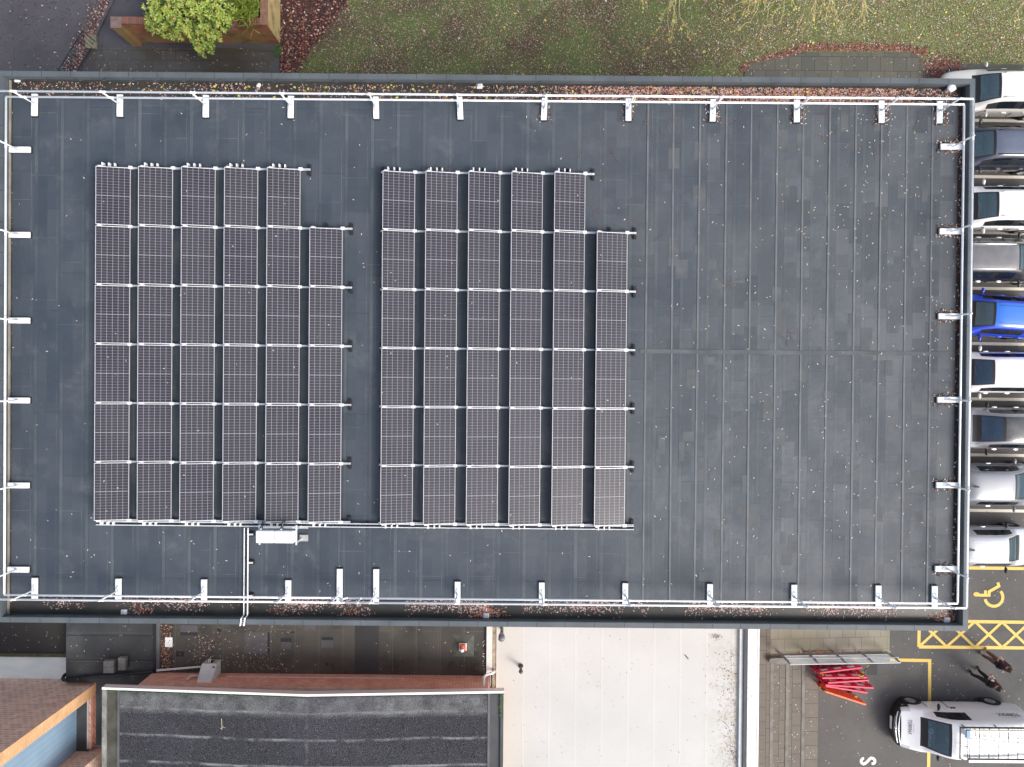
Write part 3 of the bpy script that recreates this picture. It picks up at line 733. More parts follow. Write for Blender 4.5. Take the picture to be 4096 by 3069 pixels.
MB().box(x0,y0-.6,0,x1,yS-.03,ZF-.10).build('wall', M['brick_hall'], mid)
xf0 = X(690,ZF)
pt = MB().box(xf0,y0,ZF-.10,X(1944,ZF),yS-.025,ZF)
pm_ = lambda a,b,c,d: [(X(a,ZF),Y(b,ZF)),(X(c,ZF),Y(b,ZF)),(X(c,ZF),Y(d,ZF)),(X(a,ZF),Y(d,ZF))]
pt.mi = 1
for q in ((720,2506,790,2534),(976,2532,1078,2616),(1218,2490,1262,2524),(1124,2566,1164,2598),(1285,2560,1332,2592)): pt.sheet(pm_(*q), ZF+.003)
pt.mi = 2
for q in ((720,2534,790,2547),(1122,2554,1166,2570),(1286,2549,1332,2561),(704,2610,738,2632),(868,2518,884,2532),(1164,2528,1178,2534),(1304,2652,1314,2662),(1070,2532,1078,2616)): pt.sheet(pm_(*q), ZF+.005)
pt.build('roof', [M['felt_mid'], plain('felt_patch', (.078,.078,.083), .7, var=.15), M['lap']], mid)

MB().box(x0,y0,ZF-.10,xf0-.003,yS-.025,ZF-.035).build('gutter', M['gutter'], mid)
MB().box(X(628,ZF),y0+.05,ZF-.10,X(641,ZF),yS-.024,ZF+.06).build('edge_strip', M['lead'], mid)
MB().box(X(1946,ZF+.1),Y(2692,ZF+.1),ZF-.10,X(1969,ZF+.1),yS-.024,ZF+.12).build('coping', plain('pale_coping', (.70,.68,.64), .6, var=.06), mid)
MB().box(X(1940,ZF),Y(2692,ZF),ZF+.001,X(1946,ZF),yS-.026,ZF+.05).build('edge_strip', M['felt_dark'], mid)
bt = MB(); bt.sheet(pm_(1419,2500,1515,2692), ZF+.003); bt.build('mineral_strip', asphalt('mineral_felt', (.050,.051,.054)), mid)
ls = MB()
for px in (1570,1665,1761,1857): ls.box(X(px,ZF),Y(2690,ZF),ZF+.001,X(px,ZF)+.012,yS-.03,ZF+.004)
ls.build('lap_seam', plain('light_lap', (.13,.13,.12), .7), mid)
# square vent base with a red collar
vx, vy = X(1852,ZF), Y(2578,ZF)
vp = thing('vent_pipe', 'white-capped vent pipe with red collar on a square felt base', 'vent pipe', (vx,vy,ZF))
b = MB(); h = .42
b.add([(vx-h,vy-h,ZF+.003),(vx+h,vy-h,ZF+.003),(vx+h,vy+h,ZF+.003),(vx-h,vy+h,ZF+.003),(vx-.13,vy-.13,ZF+.10),(vx+.13,vy-.13,ZF+.10),(vx+.13,vy+.13,ZF+.10),(vx-.13,vy+.13,ZF+.10)],[(0,1,5,4),(1,2,6,5),(2,3,7,6),(3,0,4,7),(4,5,6,7)])
b.build('base', plain('vent_base_felt', (.085,.088,.075), .8, var=.25, sc=4), vp)
MB().bbox(vx-.145,vy-.145,ZF+.10,vx+.145,vy+.145,ZF+.16,.015).build('frame', M['weight'], vp)
MB().bbox(vx-.115,vy-.115,ZF+.16,vx+.115,vy+.115,ZF+.24,.02).build('collar', plain('red_collar', (.62,.10,.035), .5), vp)
MB().lathe([(.06,0),(.06,.2),(.07,.2),(.06,.23),(.0001,.24)], (vx+.0,vy-.02,ZF+.24), n=16).build('pipe', M['weight'], vp, smooth=True)
# loose white sheet in the leafy gutter
p = W(676,2570,ZF); MB().bbox(p.x-.16,p.y-.185,ZF-.034,p.x+.16,p.y+.185,ZF-.01,.006).build('white_sheet', M['white'], origin=(p.x,p.y,ZF-.034), label='white square sheet lying in the leafy gutter', cat='sheet')

# dark flat roof to the west of it
wx0, wx1 = X(264,ZF), X(628,ZF)-.003
wb = thing('flat_roof_annexe', 'dark wet felt-roofed annexe with two grey blocks and a black pipe on it', 'building', ((wx0+wx1)/2,Y(2600,ZF),0))
MB().box(wx0,Y(2990,ZF),0,wx1,yS-.03,ZF-.10).build('wall', M['brick_hall'], wb)
MB().box(wx0,Y(2740,ZF),ZF-.10,wx1,yS-.025,ZF).build('roof', M['felt_dark'], wb)
MB().box(X(384,ZF),Y(2990,ZF),ZF-.10,X(604,ZF),Y(2740,ZF)-.003,ZF-.02).build('side_roof', M['felt_dark'], wb)
e = MB(); e.box(wx1-.10,Y(2735,ZF),ZF,wx1,yS-.03,ZF+.07); e.build('edge_strip', M['black'], wb)
e = MB()
for py in (2552,2650): e.box(wx0+.03,Y(py,ZF),ZF+.001,wx1-.12,Y(py,ZF)+.02,ZF+.006)
e.build('lap_seam', M['lap'], wb)
# grey concrete blocks
for (pxa,pya,pxb,pyb,hh,lab) in ((413,2640,460,2694,.22,'larger grey concrete block on the dark wet roof, split by a joint'),(471,2630,505,2682,.20,'smaller grey concrete block beside the larger one on the dark roof')):
    zt = ZF+hh; a, b_ = W(pxa,pya+22,zt), W(pxb,pyb-0,zt)
    a, b_ = W(pxa,pyb-50,zt), W(pxb-6,pyb,zt)
    o = thing('concrete_block', lab, 'block', ((a.x+b_.x)/2,(a.y+b_.y)/2,ZF), 0, 'grey blocks on the dark roof')
    mk = plain('block_'+str(pxa), (.20,.195,.18), .85, var=.2, sc=6, bump=.3)
    ym = (a.y+b_.y)/2
    MB().bbox(a.x,ym+.004,ZF+.001,b_.x,a.y,zt,.012).build('block', mk, o); MB().bbox(a.x,b_.y,ZF+.001,b_.x,ym-.004,zt-.005,.012).build('block', mk, o)
    MB().box(a.x+.02,b_.y+.01,ZF+.01,b_.x-.02,a.y-.01,zt-.03).build('mortar', M['dark'], o)
# black drain pipe on the dark roof
dz = ZF+.12
dp = thing('drainpipe', 'black plastic drainpipe lying across the dark roof to an elbow', 'drainpipe', (X(430,dz),Y(2705,dz),ZF))
a, b_ = W(612,2686,dz), W(262,2720,dz)
MB().tube([a,b_], .055, 12).build('pipe', M['black'], dp, smooth=True)
m = MB(); m.tube([b_+Vector((.05,0,0)),b_+Vector((-.07,.0,0)),b_+Vector((-.13,.04,-.03)),b_+Vector((-.15,.10,-.15)),b_+Vector((-.15,.10,-.5))], .064, 12); m.build('elbow', M['black'], dp, smooth=True)
c_ = a+(b_-a)*.86; MB().tube([c_-(b_-a).normalized()*.05,c_+(b_-a).normalized()*.05], .064, 12).build('joint', M['black'], dp, smooth=True)

# far-west: sunken dark court roof and pale lean-to
zc = 2.5
cr = thing('sunken_court', 'sunken dark felt roof with a mossy edge beside the pale lean-to', 'building', (X(100,zc),Y(2560,zc),0))
MB().box(-26,Y(2622,zc),0,wx0-.004,yS-.03,zc-.1).build('wall', M['brick_hall'], cr)
MB().box(-26,Y(2622,zc),zc-.1,wx0-.004,yS-.025,zc).build('roof', asphalt('court_felt', (.046,.044,.043)), cr)
MB().box(-26,Y(2636,zc),0,wx0-.004,Y(2622,zc)-.002,zc+.08).build('kerb', plain('mossy_kerb', (.085,.075,.045), .9, var=.4, sc=5), cr)
lt = thing('lean_to', 'pale green translucent lean-to roof at the foot of the tall brick wall', 'building', (X(100,2.7),Y(2680,2.7),0))
zl = 2.62
def leantomat():
    t = NT('pale_sheet_roof'); v = t.scale(t.pos(), (.6,1.6,1)); n = t.noise(1.4, 5, .55, v=v, dist=.5)
    return t.color(t.ramp(n, (.3,(.70,.74,.69)), (.55,(.82,.85,.79)), (.75,(.92,.92,.85)))).rough(.4).m
MB().add([(-26,Y(2637,zl),zl-.12),(wx0-.005,Y(2637,zl),zl-.12),(wx0-.005,Y(2733,zl),zl+.05),(-26,Y(2733,zl),zl+.05)],[(0,1,2,3)][::1]).add([(-26,Y(2637,zl),0),(wx0-.005,Y(2637,zl),0),(wx0-.005,Y(2637,zl),zl-.12),(-26,Y(2637,zl),zl-.12)],[(0,1,2,3)]).build('roof', leantomat(), lt)

# tall brick building in the corner
zb = ZF
tb = thing('tall_brick_building', 'tall red brick block with blue cladding behind an orange brick corner', 'building', (X(60,zb),Y(2850,zb),0))
ty = Y(2739,zb,200); cx = X(374,zb,2745); ty2 = Y(2786,zb,350); HT = 9.2
MB().box(-30,ty-.30,0,cx-.003,ty,HT).build('wall', M['brick_dark'], tb)
MB().box(cx-.003,ty2,0,cx,ty-.0,HT).build('corner_return', M['brick_tan'], tb)
MB().box(cx-.30,ty2-.0,0,cx-.004,ty-.31,HT).build('wall', M['brick_dark'], tb)
MB().box(X(355,zb),ty2-.05,zb-.6,cx+.09,ty+.04,zb+.12).build('plinth', plain('plinth_felt', (.05,.05,.047), .7, var=.2), tb) if False else None
def bluemat():
    t = NT('blue_cladding'); x, y, z = t.sep(t.pos())
    f = t.math('FRACT', t.math('DIVIDE', y, .22))
    ln = t.math('LESS_THAN', f, .10)
    n = t.noise(.35, 3)
    col = t.mix(t.ramp(n, (.35,0.0),(.65,1.0)), (.19,.31,.44), (.31,.44,.56))
    return t.color(t.mix(t.math('MULTIPLY', ln, .35), col, (.10,.20,.36))).rough(.22).set(Specular_IOR_Level=.6).m
bx = X(306,zb,2900)
MB().box(bx-.2,-24,zb-.3,bx,ty2,HT).build('cladding', bluemat(), tb)
zg = ZF
MB().box(bx,Y(3022,zg,330),zg-.3,X(352,zg),ty2-.002,zg+.0).build('ledge', plain('ledge_felt', (.045,.048,.054), .6, var=.25, sc=2), tb)
MB().box(X(352,zg),Y(2995,zg,330),zg-.3,X(358,zg),ty2-.002,zg+.05).build('trim', plain('pale_trim', (.45,.45,.45), .6), tb)
MB().box(X(359,zg),Y(2995,zg,330),zg-.3,X(368,zg),ty2-.002,zg+.04).build('ledge_wall', M['brick'], tb)
wy = Y(3000,zb-.1,330)
MB().box(bx-.0,wy-.4,0,X(404,zb),wy,HT).build('wing_wall', M['brick_dark'], tb) if False else MB().add([(bx,wy,zb-.3),(X(408,zb),wy,zb-.3),(X(408,zb),wy,4.35),(bx,wy,HT),],[(0,1,2,3)]).add([(bx,wy,zb-.3),(X(408,zb),wy,zb-.3),(X(408,zb),wy-2.5,4.35),(X(408,zb),wy,4.35)],[(1,2,3)]).build('wing_wall', M['brick_dark'], tb)
p = W(-8,2756,zb+.6)
fl = thing('wall_light', 'small floodlight on a white arm on the tall brick wall', 'light', (p.x,ty,zb+.7))
MB().tube([(p.x+.18,ty,zb+.72),(p.x+.05,ty+.25,zb+.78)], .03, 8).build('arm', M['white'], fl)
MB().bbox(p.x-.16,ty+.16,zb+.72,p.x+.12,ty+.38,zb+.84,.03).build('lamp_head', M['black'], fl)

# gravel-roofed brick building with a shallow ridge
zw = ZF-.0
ye, zr0 = None, 4.56
yw = Y(2697,zw)                                           # brick face
xL, xR, xr = X(412,zr0,2760), X(2016,zr0,2760), X(1228,4.95,2800)
yf = yw-.012                 # fascia line
yb_ = -24.0
RID = .42
gb = thing('gravel_roofed_building', 'brick building with dark gravel roof, shallow ridge and white front trim', 'building', ((xL+xR)/2,yf-3,0))
xwl = X(612,zw,2690)
MB().box(xwl,yb_,0,X(1958,zw),yw,4.34).build('wall', M['brick'], gb)
def gravel():
    t = NT('gravel_roof'); x, y, z = t.sep(t.pos())
    s = t.noise(33, 3, .8); v = t.voro(30, out='Color')
    col = t.ramp(s, (.40,(.012,.012,.016)), (.53,(.042,.043,.051)), (.63,(.10,.102,.115)), (.76,(.30,.30,.31)))
    yy = t.math('ADD', y, t.math('MULTIPLY', t.noise(.55, 4), .22))
    f = t.math('FRACT', t.math('DIVIDE', t.math('ADD', yy, 14.02), .98))
    band = t.math('MULTIPLY', t.ramp(f, (.0, .12), (.08, 1.0), (.13, .0)), t.ramp(t.noise(1.1, 6, .7), (.42, .05), (.60, 1.0)))
    col = t.mix(t.math('MULTIPLY', band, .95), col, t.ramp(s, (.30,(.15,.16,.16)), (.70,(.40,.41,.41))))
    pale = t.math('MULTIPLY', t.ramp(t.math('ABSOLUTE', t.math('ADD', y, -yf+.45)), (.25, 1.0), (.45, 0.0)), t.ramp(t.noise(1.5, 4), (.35, .2), (.65, .9)))
    col = t.mix(pale, col, t.ramp(s, (.34,(.075,.082,.082)), (.70,(.30,.31,.315))))
    rd = t.ramp(t.math('ABSOLUTE', t.math('SUBTRACT', x, xr)), (.0, .7), (.10, 0.0))
    col = t.mix(t.math('MULTIPLY', rd, t.ramp(t.noise(2.5,4),(.4,.0),(.7,.7))), col, (.24,.245,.25))
    col = t.mix(t.ramp(t.noise(.45, 4, .6), (.45, 0.0), (.7, .5)), col, t.ramp(s, (.40,(.014,.013,.019)), (.70,(.16,.16,.19))))
    return t.color(col).rough(.9).set(Specular_IOR_Level=.2).bump(s, .8, .02).m
M['gravel'] = gravel()
xg0, xg1 = X(482,zr0), X(1953,zr0)
def zroof(x): return zr0+RID*(1-abs(x-xr)/(xr-xL if x < xr else xR-xr))
def roofstrip(xa, xb, mat, name, dz=0.0, y1=None):
    m = MB(); xs = sorted([xa, xb]+([xr] if xa < xr < xb else [])); y1 = yf-.03 if y1 is None else y1
    for a, b in zip(xs, xs[1:]):
        m.add([(a,yb_,zroof(a)-.15),(b,yb_,zroof(b)-.15),(b,y1,zroof(b)-.15),(a,y1,zroof(a)-.15),(a,yb_,zroof(a)+dz),(b,yb_,zroof(b)+dz),(b,y1,zroof(b)+dz),(a,y1,zroof(a)+dz)],[(0,3,2,1),(4,5,6,7),(0,1,5,4),(1,2,6,5),(2,3,7,6),(3,0,4,7)])
    return m.build(name, mat, gb)
roofstrip(xg0, xg1, M['gravel'], 'roof')
M['mossfelt'] = plain('mossy_roof_margin', (.065,.062,.05), .8, var=.4, sc=2, grime=(.5,(.12,.12,.11)), bump=.4)
roofstrip(X(428,zr0), X(474,zr0), M['mossfelt'], 'roof_margin', -.03); roofstrip(X(1962,zr0), X(2004,zr0), plain('smooth_roof_margin', (.050,.053,.060), .55, var=.25, sc=1.5, grime=(.5,(.085,.088,.09))), 'roof_margin', -.03)
roofstrip(X(474,zr0)+.001, xg0-.001, M['lead'], 'edge_bead', .03); roofstrip(xg1+.001, X(1962,zr0)-.001, M['lead'], 'edge_bead', .03)
roofstrip(X(412,zr0), X(428,zr0)-.002, plain('light_edge_metal', (.24,.24,.225), .6, var=.35, sc=3, grime=(.6,(.08,.08,.07))), 'edge_bead', .05); roofstrip(X(2004,zr0)+.002, X(2016,zr0), M['upstand'], 'edge_bead', .06)
f = MB()
for a, b, in ((xL-.0,xr),(xr,xR)):
    f.add([(a,yf-.02,zroof(a)-.20),(b,yf-.02,zroof(b)-.20),(b,yf+.06,zroof(b)-.20),(a,yf+.06,zroof(a)-.20),(a,yf-.02,zroof(a)+.08),(b,yf-.02,zroof(b)+.08),(b,yf+.06,zroof(b)+.08),(a,yf+.06,zroof(a)+.08)],[(0,3,2,1),(4,5,6,7),(0,1,5,4),(1,2,6,5),(2,3,7,6),(3,0,4,7)])
f.build('fascia', M['white'], gb)
f = MB()
for a, b in ((xL,xr),(xr,xR)): f.add([(a,yf-.09,zroof(a)+.001),(b,yf-.09,zroof(b)+.001),(b,yf-.021,zroof(b)+.05),(a,yf-.021,zroof(a)+.05)],[(0,1,2,3)])
f.build('edge_fillet', M['lap'], gb)
# duct cowl on the brick wall
dcx0, dcx1 = X(800,4.0,2690), X(876,4.0,2690)
dc = thing('duct_cowl', 'grey sheet-metal duct cowl with sloped top on the red brick wall', 'duct', ((dcx0+dcx1)/2,yw+.2,zw+.6))
zA, zB = 3.6, 4.06
yo = WY(835,2655,zA)
fa, fb = WX(808,2655,zA), WX(866,2655,zA); ra_, rb2 = fa+.0, fb+.0
m = MB(); v = [(fa,yw,zw),(fb,yw,zw),(fb,yo,zw),(fa,yo,zw),(fa,yw,zB),(fb,yw,zB),(fb,yo,zA),(fa,yo,zA)]
m.add(v,[(0,3,2,1),(4,5,6,7),(0,1,5,4),(1,2,6,5),(2,3,7,6),(3,0,4,7)]); m.build('cowl', plain('grey_sheet_metal', (.52,.58,.60), .5, 0.0, var=.08), dc)
m = MB(); m.box(fa+.20,yo,zw+.1,fa+.36,yo+.014,zA-.04); m.build('grille', M['black'], dc)
m = MB(); m.tube([(fa+.24,yo+.03,zA-.02),(fa+.24,yo+.16,zA-.05),(fa+.24,yo+.16,zw+.15)], .012, 6); m.tube([(fa+.30,yo+.03,zA-.02),(fa+.30,yo+.16,zA-.05)], .012, 6); m.build('bracket', M['galv'], dc)
m = MB(); m.lathe([(.04,0),(.04,.02),(.0001,.022)], (fb-.07,yo-.10,zA+.085), n=10); m.build('bolt', M['black'], dc)
xa0, xb0 = fa, fb
el = thing('flue_elbow', 'short pale pink flue elbow beside the duct cowl on the brick wall', 'flue', (X(760,4.0,2695),yw,zw+.55))
ea = xa0-.02; zf_ = zw+.48
MB().tube([(ea,yw+.09,zf_),(ea-.30,yw+.09,zf_-.02),(ea-.37,yw+.09,zf_+.03),(ea-.38,yw+.07,zf_+.26)], .045, 10).build('pipe', plain('pale_flue', (.62,.50,.47), .5), el, smooth=True)
MB().tube([(ea-.02,yw+.09,zf_),(ea+.03,yw+.09,zf_)], .06, 10).build('collar', plain('pink_collar', (.45,.22,.2), .6), el)
pc = thing('perforated_tray', 'white perforated cable tray from the roof edge to the duct cowl', 'cable tray', (X(700,ZF+.2),Y(2675,ZF+.2),ZF))
a, b_ = W(627,2682,ZF+.1), W(803,2667,ZF+.1); d = (b_-a).normalized(); n_ = Vector((-d.y,d.x,0))
m = MB(); m.xbox((a+b_)/2, (b_-a)/2, n_*.032, (0,0,.012)); m.build('tray', M['white'], pc)
m = MB(); L = (b_-a).length; k = .05
while k < L-.03: m.xbox(a+d*k+Vector((0,0,.0125)), d*.016, n_*.010, (0,0,.0012)); k += .065
m.build('slot', M['black'], pc, kind='stuff')
cl = thing('wall_cable', 'thin grey cable with a small box along the red brick wall', 'cable', (X(1200,4.0,2710),yw,zw+.4))
zz = zw+.33
MB().tube([(X(905,zz,2705),yw+.012,zz),(X(1606,zz,2713),yw+.012,zz)], .011, 6).build('cable', M['galv'], cl)
p = W(892,2712,zz); MB().bbox(p.x-.07,yw,zz-.05,p.x+.05,yw+.05,zz+.05,.01).build('box', plain('tan_box', (.5,.36,.22), .6), cl)
MB().tube([(X(1610,zz,2713)-.02,yw+.015,zz),(X(1610,zz,2713)+.03,yw+.015,zz)], .025, 8).build('clip', M['galv'], cl)
dp = thing('downpipe', 'white plastic downpipe with a swan neck at the brick wall corner', 'downpipe', (X(1960,3.6,2700),yw,ZF))
pz = 4.0
pts = [W(1935,2744,4.1),W(1936,2710,3.75),W(1943,2701,3.65),W(1968,2693,3.5),W(1976,2688,3.42),W(1977,2680,3.25)]
MB().tube(pts, .042, 10).build('pipe', M['white'], dp, smooth=True)
m = MB(); m.tube([pts[1]+(pts[0]-pts[1])*.2,pts[1],pts[2],pts[2]+(pts[3]-pts[2])*.2], .05, 10); m.tube([pts[3]-(pts[3]-pts[2])*.3,pts[3],pts[4],pts[5]], .05, 10); m.build('bend', M['white'], dp, smooth=True)
m = MB(); m.tube([W(1962,2702,3.5),W(1962,2744,4.05)], .022, 8); m.build('overflow', M['white'], dp, smooth=True)

# white-roofed building
ZWR = 3.3
wx = X(1985,ZWR); ex1 = X(2955,ZWR)
wh = thing('white_roofed_building', 'single-storey building with pale cream membrane roof and mottled eastern coping', 'building', ((wx+ex1)/2,-16,0))
def cream():
    t = NT('cream_membrane'); x, y, z = t.sep(t.pos())
    f = t.math('FRACT', t.math('DIVIDE', t.math('SUBTRACT', x, wx), 1.0))
    s1 = t.ramp(f, (.0, .0), (.012, 1.0), (.035, .0)); s2 = t.ramp(f, (.035,0.0),(.05,1.0),(.12,0.0))
    col = t.ramp(t.noise(.35, 4, .55), (.3,(.50,.50,.478)), (.7,(.565,.562,.545)))
    wr = t.ramp(t.math('SUBTRACT', x, wx), (.0, 1.0), (.24, 0.0))
    warm = t.math('SUBTRACT', 1.0, t.math('MINIMUM', 1.0, t.math('DIVIDE', t.math('ABSOLUTE', t.math('SUBTRACT', x, wx)), 1.5)))
    col = t.mix(t.math('MULTIPLY', warm, .6), col, (.60,.545,.47))
    col = t.mix(t.math('MULTIPLY', s1, .34), col, (.50,.48,.46)); col = t.mix(t.math('MULTIPLY', s2, .10), col, (.85,.83,.80))
    ed = t.math('MULTIPLY', t.ramp(t.math('DIVIDE', t.math('SUBTRACT', ex1, x), 3.0), (.0, 1.0), (.5, 0.0)), t.ramp(t.noise(1.6, 6, .7), (.40, 0.0), (.66, 1.0)))
    col = t.mix(t.math('MULTIPLY', ed, .8), col, (.36,.34,.24))
    col = t.mix(t.ramp(t.noise(11, 4, .7), (.58, 0.0), (.78, .45)), col, (.40,.38,.34))
    return t.color(col).rough(.6).bump(t.math('ADD', s1, t.math('MULTIPLY', t.noise(2,4), .4)), .25, .02).m
MB().box(X(1969,ZWR),-26,0,X(3030,ZWR),yS-.03,ZWR-.12).build('wall', M['brick_hall'], wh)
MB().box(wx,-26,ZWR-.12,ex1,yS-.025,ZWR).build('roof', cream(), wh)
MB().box(X(1970,ZWR),Y(2744,ZWR),ZWR-.12,wx-.002,yS-.025,ZWR-.03).build('gutter', plain('leafy_gutter', (.33,.27,.19), .7, var=.5, sc=6), wh)
zp = ZWR+.18
e0, e1, e2 = X(2976,zp), X(2991,zp), X(3037,zp)
MB().box(ex1+.001,-26,ZWR-.1,e0-.001,yS-.026,ZWR+.12).build('upstand', plain('pale_upstand_membrane', (.55,.60,.62), .5, var=.15, sc=2, grime=(.5,(.42,.45,.36))), wh)
MB().box(e0,-26,ZWR-.1,e1,yS-.026,zp+.015).build('edge_strip', plain('grey_edge', (.06,.062,.067), .7, var=.15), wh)
def mott():
    t = NT('mottled_coping'); x, y, z = t.sep(t.pos())
    m_ = t.math('MULTIPLY', t.ramp(t.math('DIVIDE', t.math('SUBTRACT', e2, x), .48), (.30, 0.0), (.45, 1.0)), t.ramp(t.noise(5, 6, .75), (.50, 0.0), (.66, .8)))
    return t.color(t.mix(m_, (.84,.86,.87), (.30,.34,.32))).rough(.5).m
MB().box(e1+.001,-26,ZWR-.1,e2,yS-.026,zp).build('coping', mott(), wh)
MB().box(e2-.06,-26,zp,e2,yS-.026,zp+.02).build('coping_lip', M['white'], wh)
for (px,lab) in ((2527,'pale moulded kerb of a roof vent at the foot of the hall wall'),(2848,'second pale moulded kerb at the hall wall, nearer the mottled coping')):
    a = W(px,2516,ZWR+.1); o = thing('roof_kerb', lab, 'vent kerb', (a.x,yS-.25,ZWR), 0, 'vent kerbs on the cream roof')
    MB().bbox(a.x-.3,yS-.30,ZWR,a.x+.3,yS-.04,ZWR+.12,.05,3).build('kerb', plain('pale_grp', (.60,.60,.57), .45), o, smooth=False)
    MB().bbox(a.x-.36,yS-.36,ZWR,a.x+.36,yS-.035,ZWR+.012,.004).build('flange', plain('pale_grp2', (.66,.64,.60), .5), o)
# pipes on the cream roof
p = W(1992,2518,ZWR); q0 = W(2006,2556,ZWR+1.1)
px_, py_ = (p.x+q0.x)/2, yS-.20
py_ = WY(2006,2556,ZWR+1.1)
vp = thing('soil_pipe', 'tall dark grey soil pipe with a wide cowl beside the hall parapet', 'vent pipe', (q0.x,py_,ZWR))
MB().tube([(q0.x,py_,ZWR),(q0.x,py_,ZWR+.75)], .06, 14).build('pipe', plain('grey_upvc', (.085,.095,.11), .4), vp, smooth=True)
MB().lathe([(.06,.70),(.115,.78),(.125,1.0),(.12,1.08),(.10,1.12),(.0001,1.13)], (q0.x,py_,ZWR), n=20).build('cowl', plain('grey_upvc_cowl', (.13,.15,.175), .35), vp, smooth=True)
p = W(2083,2664,ZWR); vp = thing('vent_pipe', 'small grey vent pipe with a rusty collar alone on the cream roof', 'vent pipe', (p.x,p.y,ZWR))
MB().lathe([(.10,0),(.085,.05),(.075,.09)], (p.x,p.y,ZWR), n=16).build('collar', plain('rusty_collar', (.16,.07,.05), .7), vp, smooth=True)
MB().tube([(p.x,p.y,ZWR+.05),(p.x,p.y,ZWR+.52)], .05, 12).build('pipe', plain('grey_upvc', (.11,.11,.115), .4), vp, smooth=True)
MB().lathe([(.05,.42),(.075,.45),(.08,.55),(.06,.60),(.0001,.61)], (p.x,p.y,ZWR), n=16).build('cap', plain('dark_cap', (.07,.07,.075), .4), vp, smooth=True)

# ------------------------------------------------------------------ terrace, ramp and steps east of it
G = lambda x, y: W(2980+x*.29837, 2500+y*.29837, 0)
tx0 = X(3030,0); 
zt = .45
ter = MB(); txs = [WX(3037,2600,zt),WX(3081,2700,zt)]
ter.box(WX(3000,2700,zt),-26,0,txs[1],yS-.05,zt)
ter.build('terrace', M['slab_brown'], kind='structure')
rx1 = WX(3558,2550,0); ry0 = WY(3300,2618,.2)
rp = MB(); a = txs[1]+.002
rp.add([(a,ry0,0),(rx1,ry0,0),(rx1,yS-.05,0),(a,yS-.05,0),(a,ry0,zt),(rx1,ry0,.02),(rx1,yS-.05,.02),(a,yS-.05,zt)],[(0,3,2,1),(4,5,6,7),(0,1,5,4),(1,2,6,5),(2,3,7,6),(3,0,4,7)])
rp.build('ramp', M['slab_pale'], kind='structure')
edges = [3081,3093,3142,3155,3206,3219,3270]
sz = [.45,.33,.20,.08]
yst = WY(3200,2652,.3)
for i in range(3):
    xa = WX(edges[2*i],2800,sz[i]) if i else txs[1]+.002; xb = WX(edges[2*i+1],2800,sz[i]); xc_ = WX(edges[2*i+2],2800,sz[i+1]) if i < 2 else WX(3272,2800,.06)
    h0 = (.45,.34,.21)[i]; h1 = (.33,.20,.08)[i]
    MB().box(xa,-26,0,xb,yst,h0+.012).build('step_edge', M['kerb'], kind='structure')
    MB().box(xb+.002,-26,0,xc_-.002 if i < 2 else xc_,yst,h1).build('step_tread', M['slab_brown'], kind='structure')
# low wall with a mesh guard on it
gw = thing('low_wall', 'low grey wall along the foot of the ramp under the mesh railing', 'wall', (13,ry0-.1,0))
gl = W(3100,2638,.62)
wL, wR = WX(3088,2640,.62), WX(3560,2640,.3); wyb, wya = ry0-.002, ry0-.26
m = MB(); m.add([(wL,wya,0),(wR,wya,0),(wR,wyb,0),(wL,wyb,0),(wL,wya,.66),(wR,wya,.30),(wR,wyb,.30),(wL,wyb,.66)],[(0,3,2,1),(4,5,6,7),(0,1,5,4),(1,2,6,5),(2,3,7,6),(3,0,4,7)])
m.build('wall', plain('grey_wall', (.17,.165,.15), .85, var=.25, sc=3, grime=(.5,(.08,.085,.05))), gw)
MB().tube([(wL,(wya+wyb)/2,0),(wL,(wya+wyb)/2,.67)], .13, 16).build('end_post', plain('rounded_end', (.16,.165,.165), .7, var=.2), gw)
fy = (wya+wyb)/2+.02
fr = thing('mesh_railing', 'galvanised mesh railing with five slanted posts on the low ramp wall', 'railing', (13,fy,.5))
pb = [(398,388),(768,382),(1135,372),(1505,365),(1870,362)]
ptop = [(607,552),(988,540),(1358,520),(1722,500),(2085,478)]
posts = []
for (u, v), (s, t_) in zip(pb, ptop):
    f_ = None
    a = W(2980+s*.29837, 2500+t_*.29837, 1.65); posts.append(a)
zt0, zt1 = 1.68, 1.40
def zrl(x, top=True): k = (x-posts[0].x)/(posts[-1].x-posts[0].x); return (zt0+(zt1-zt0)*k)
pys = [WY(2980+s*.29837, 2500+t_*.29837, zrl(posts[i].x)) for i, (s, t_) in enumerate(ptop)]
fy = sum(pys)/5
pxs = [WX(2980+s*.29837, 2500+t_*.29837, zrl(posts[i].x)) for i, (s, t_) in enumerate(ptop)]
print('FENCE', fy, wya, wyb, pxs)
for x in pxs:
    z1 = zrl(x)
    m = MB(); m.box(x-.03,fy-.012,.25,x+.03,fy+.03,z1-.02)
    for s in (-1,1): m.tube([(x+s*.045,fy+.03,.5),(x+s*.045,fy+.03,z1-.25)], .015, 6)
    m.build('post', plain('weathered_steel', (.30,.33,.36), .5, .3), fr)
x0_, x1_ = pxs[0]-.02, pxs[-1]+.04
M['steel'] = plain('pale_galvanised', (.50,.53,.55), .45, .3, var=.1)
MB().tube([(x0_,fy,zrl(x0_)),(pxs[-1],fy,zrl(pxs[-1])-.0)], .028, 8).build('top_rail', M['steel'], fr)
MB().tube([(x0_,fy+.09,zrl(x0_)-.42),(x1_+.05,fy+.09,zrl(x1_)-.30)], .026, 8).build('hand_rail', M['steel'], fr)
ms = MB(); x = x0_
while x < x1_:
    zt_ = zrl(x); ms.tube([(x,fy-.02,zt_-.92),(x,fy-.02,zt_-.02)], .0045, 4, False); x += .06
for k in range(12):
    dz_ = .06+k*.08; ms.tube([(x0_,fy-.02,zrl(x0_)-dz_),(x1_,fy-.02,zrl(x1_)-dz_)], .0045, 4, False)
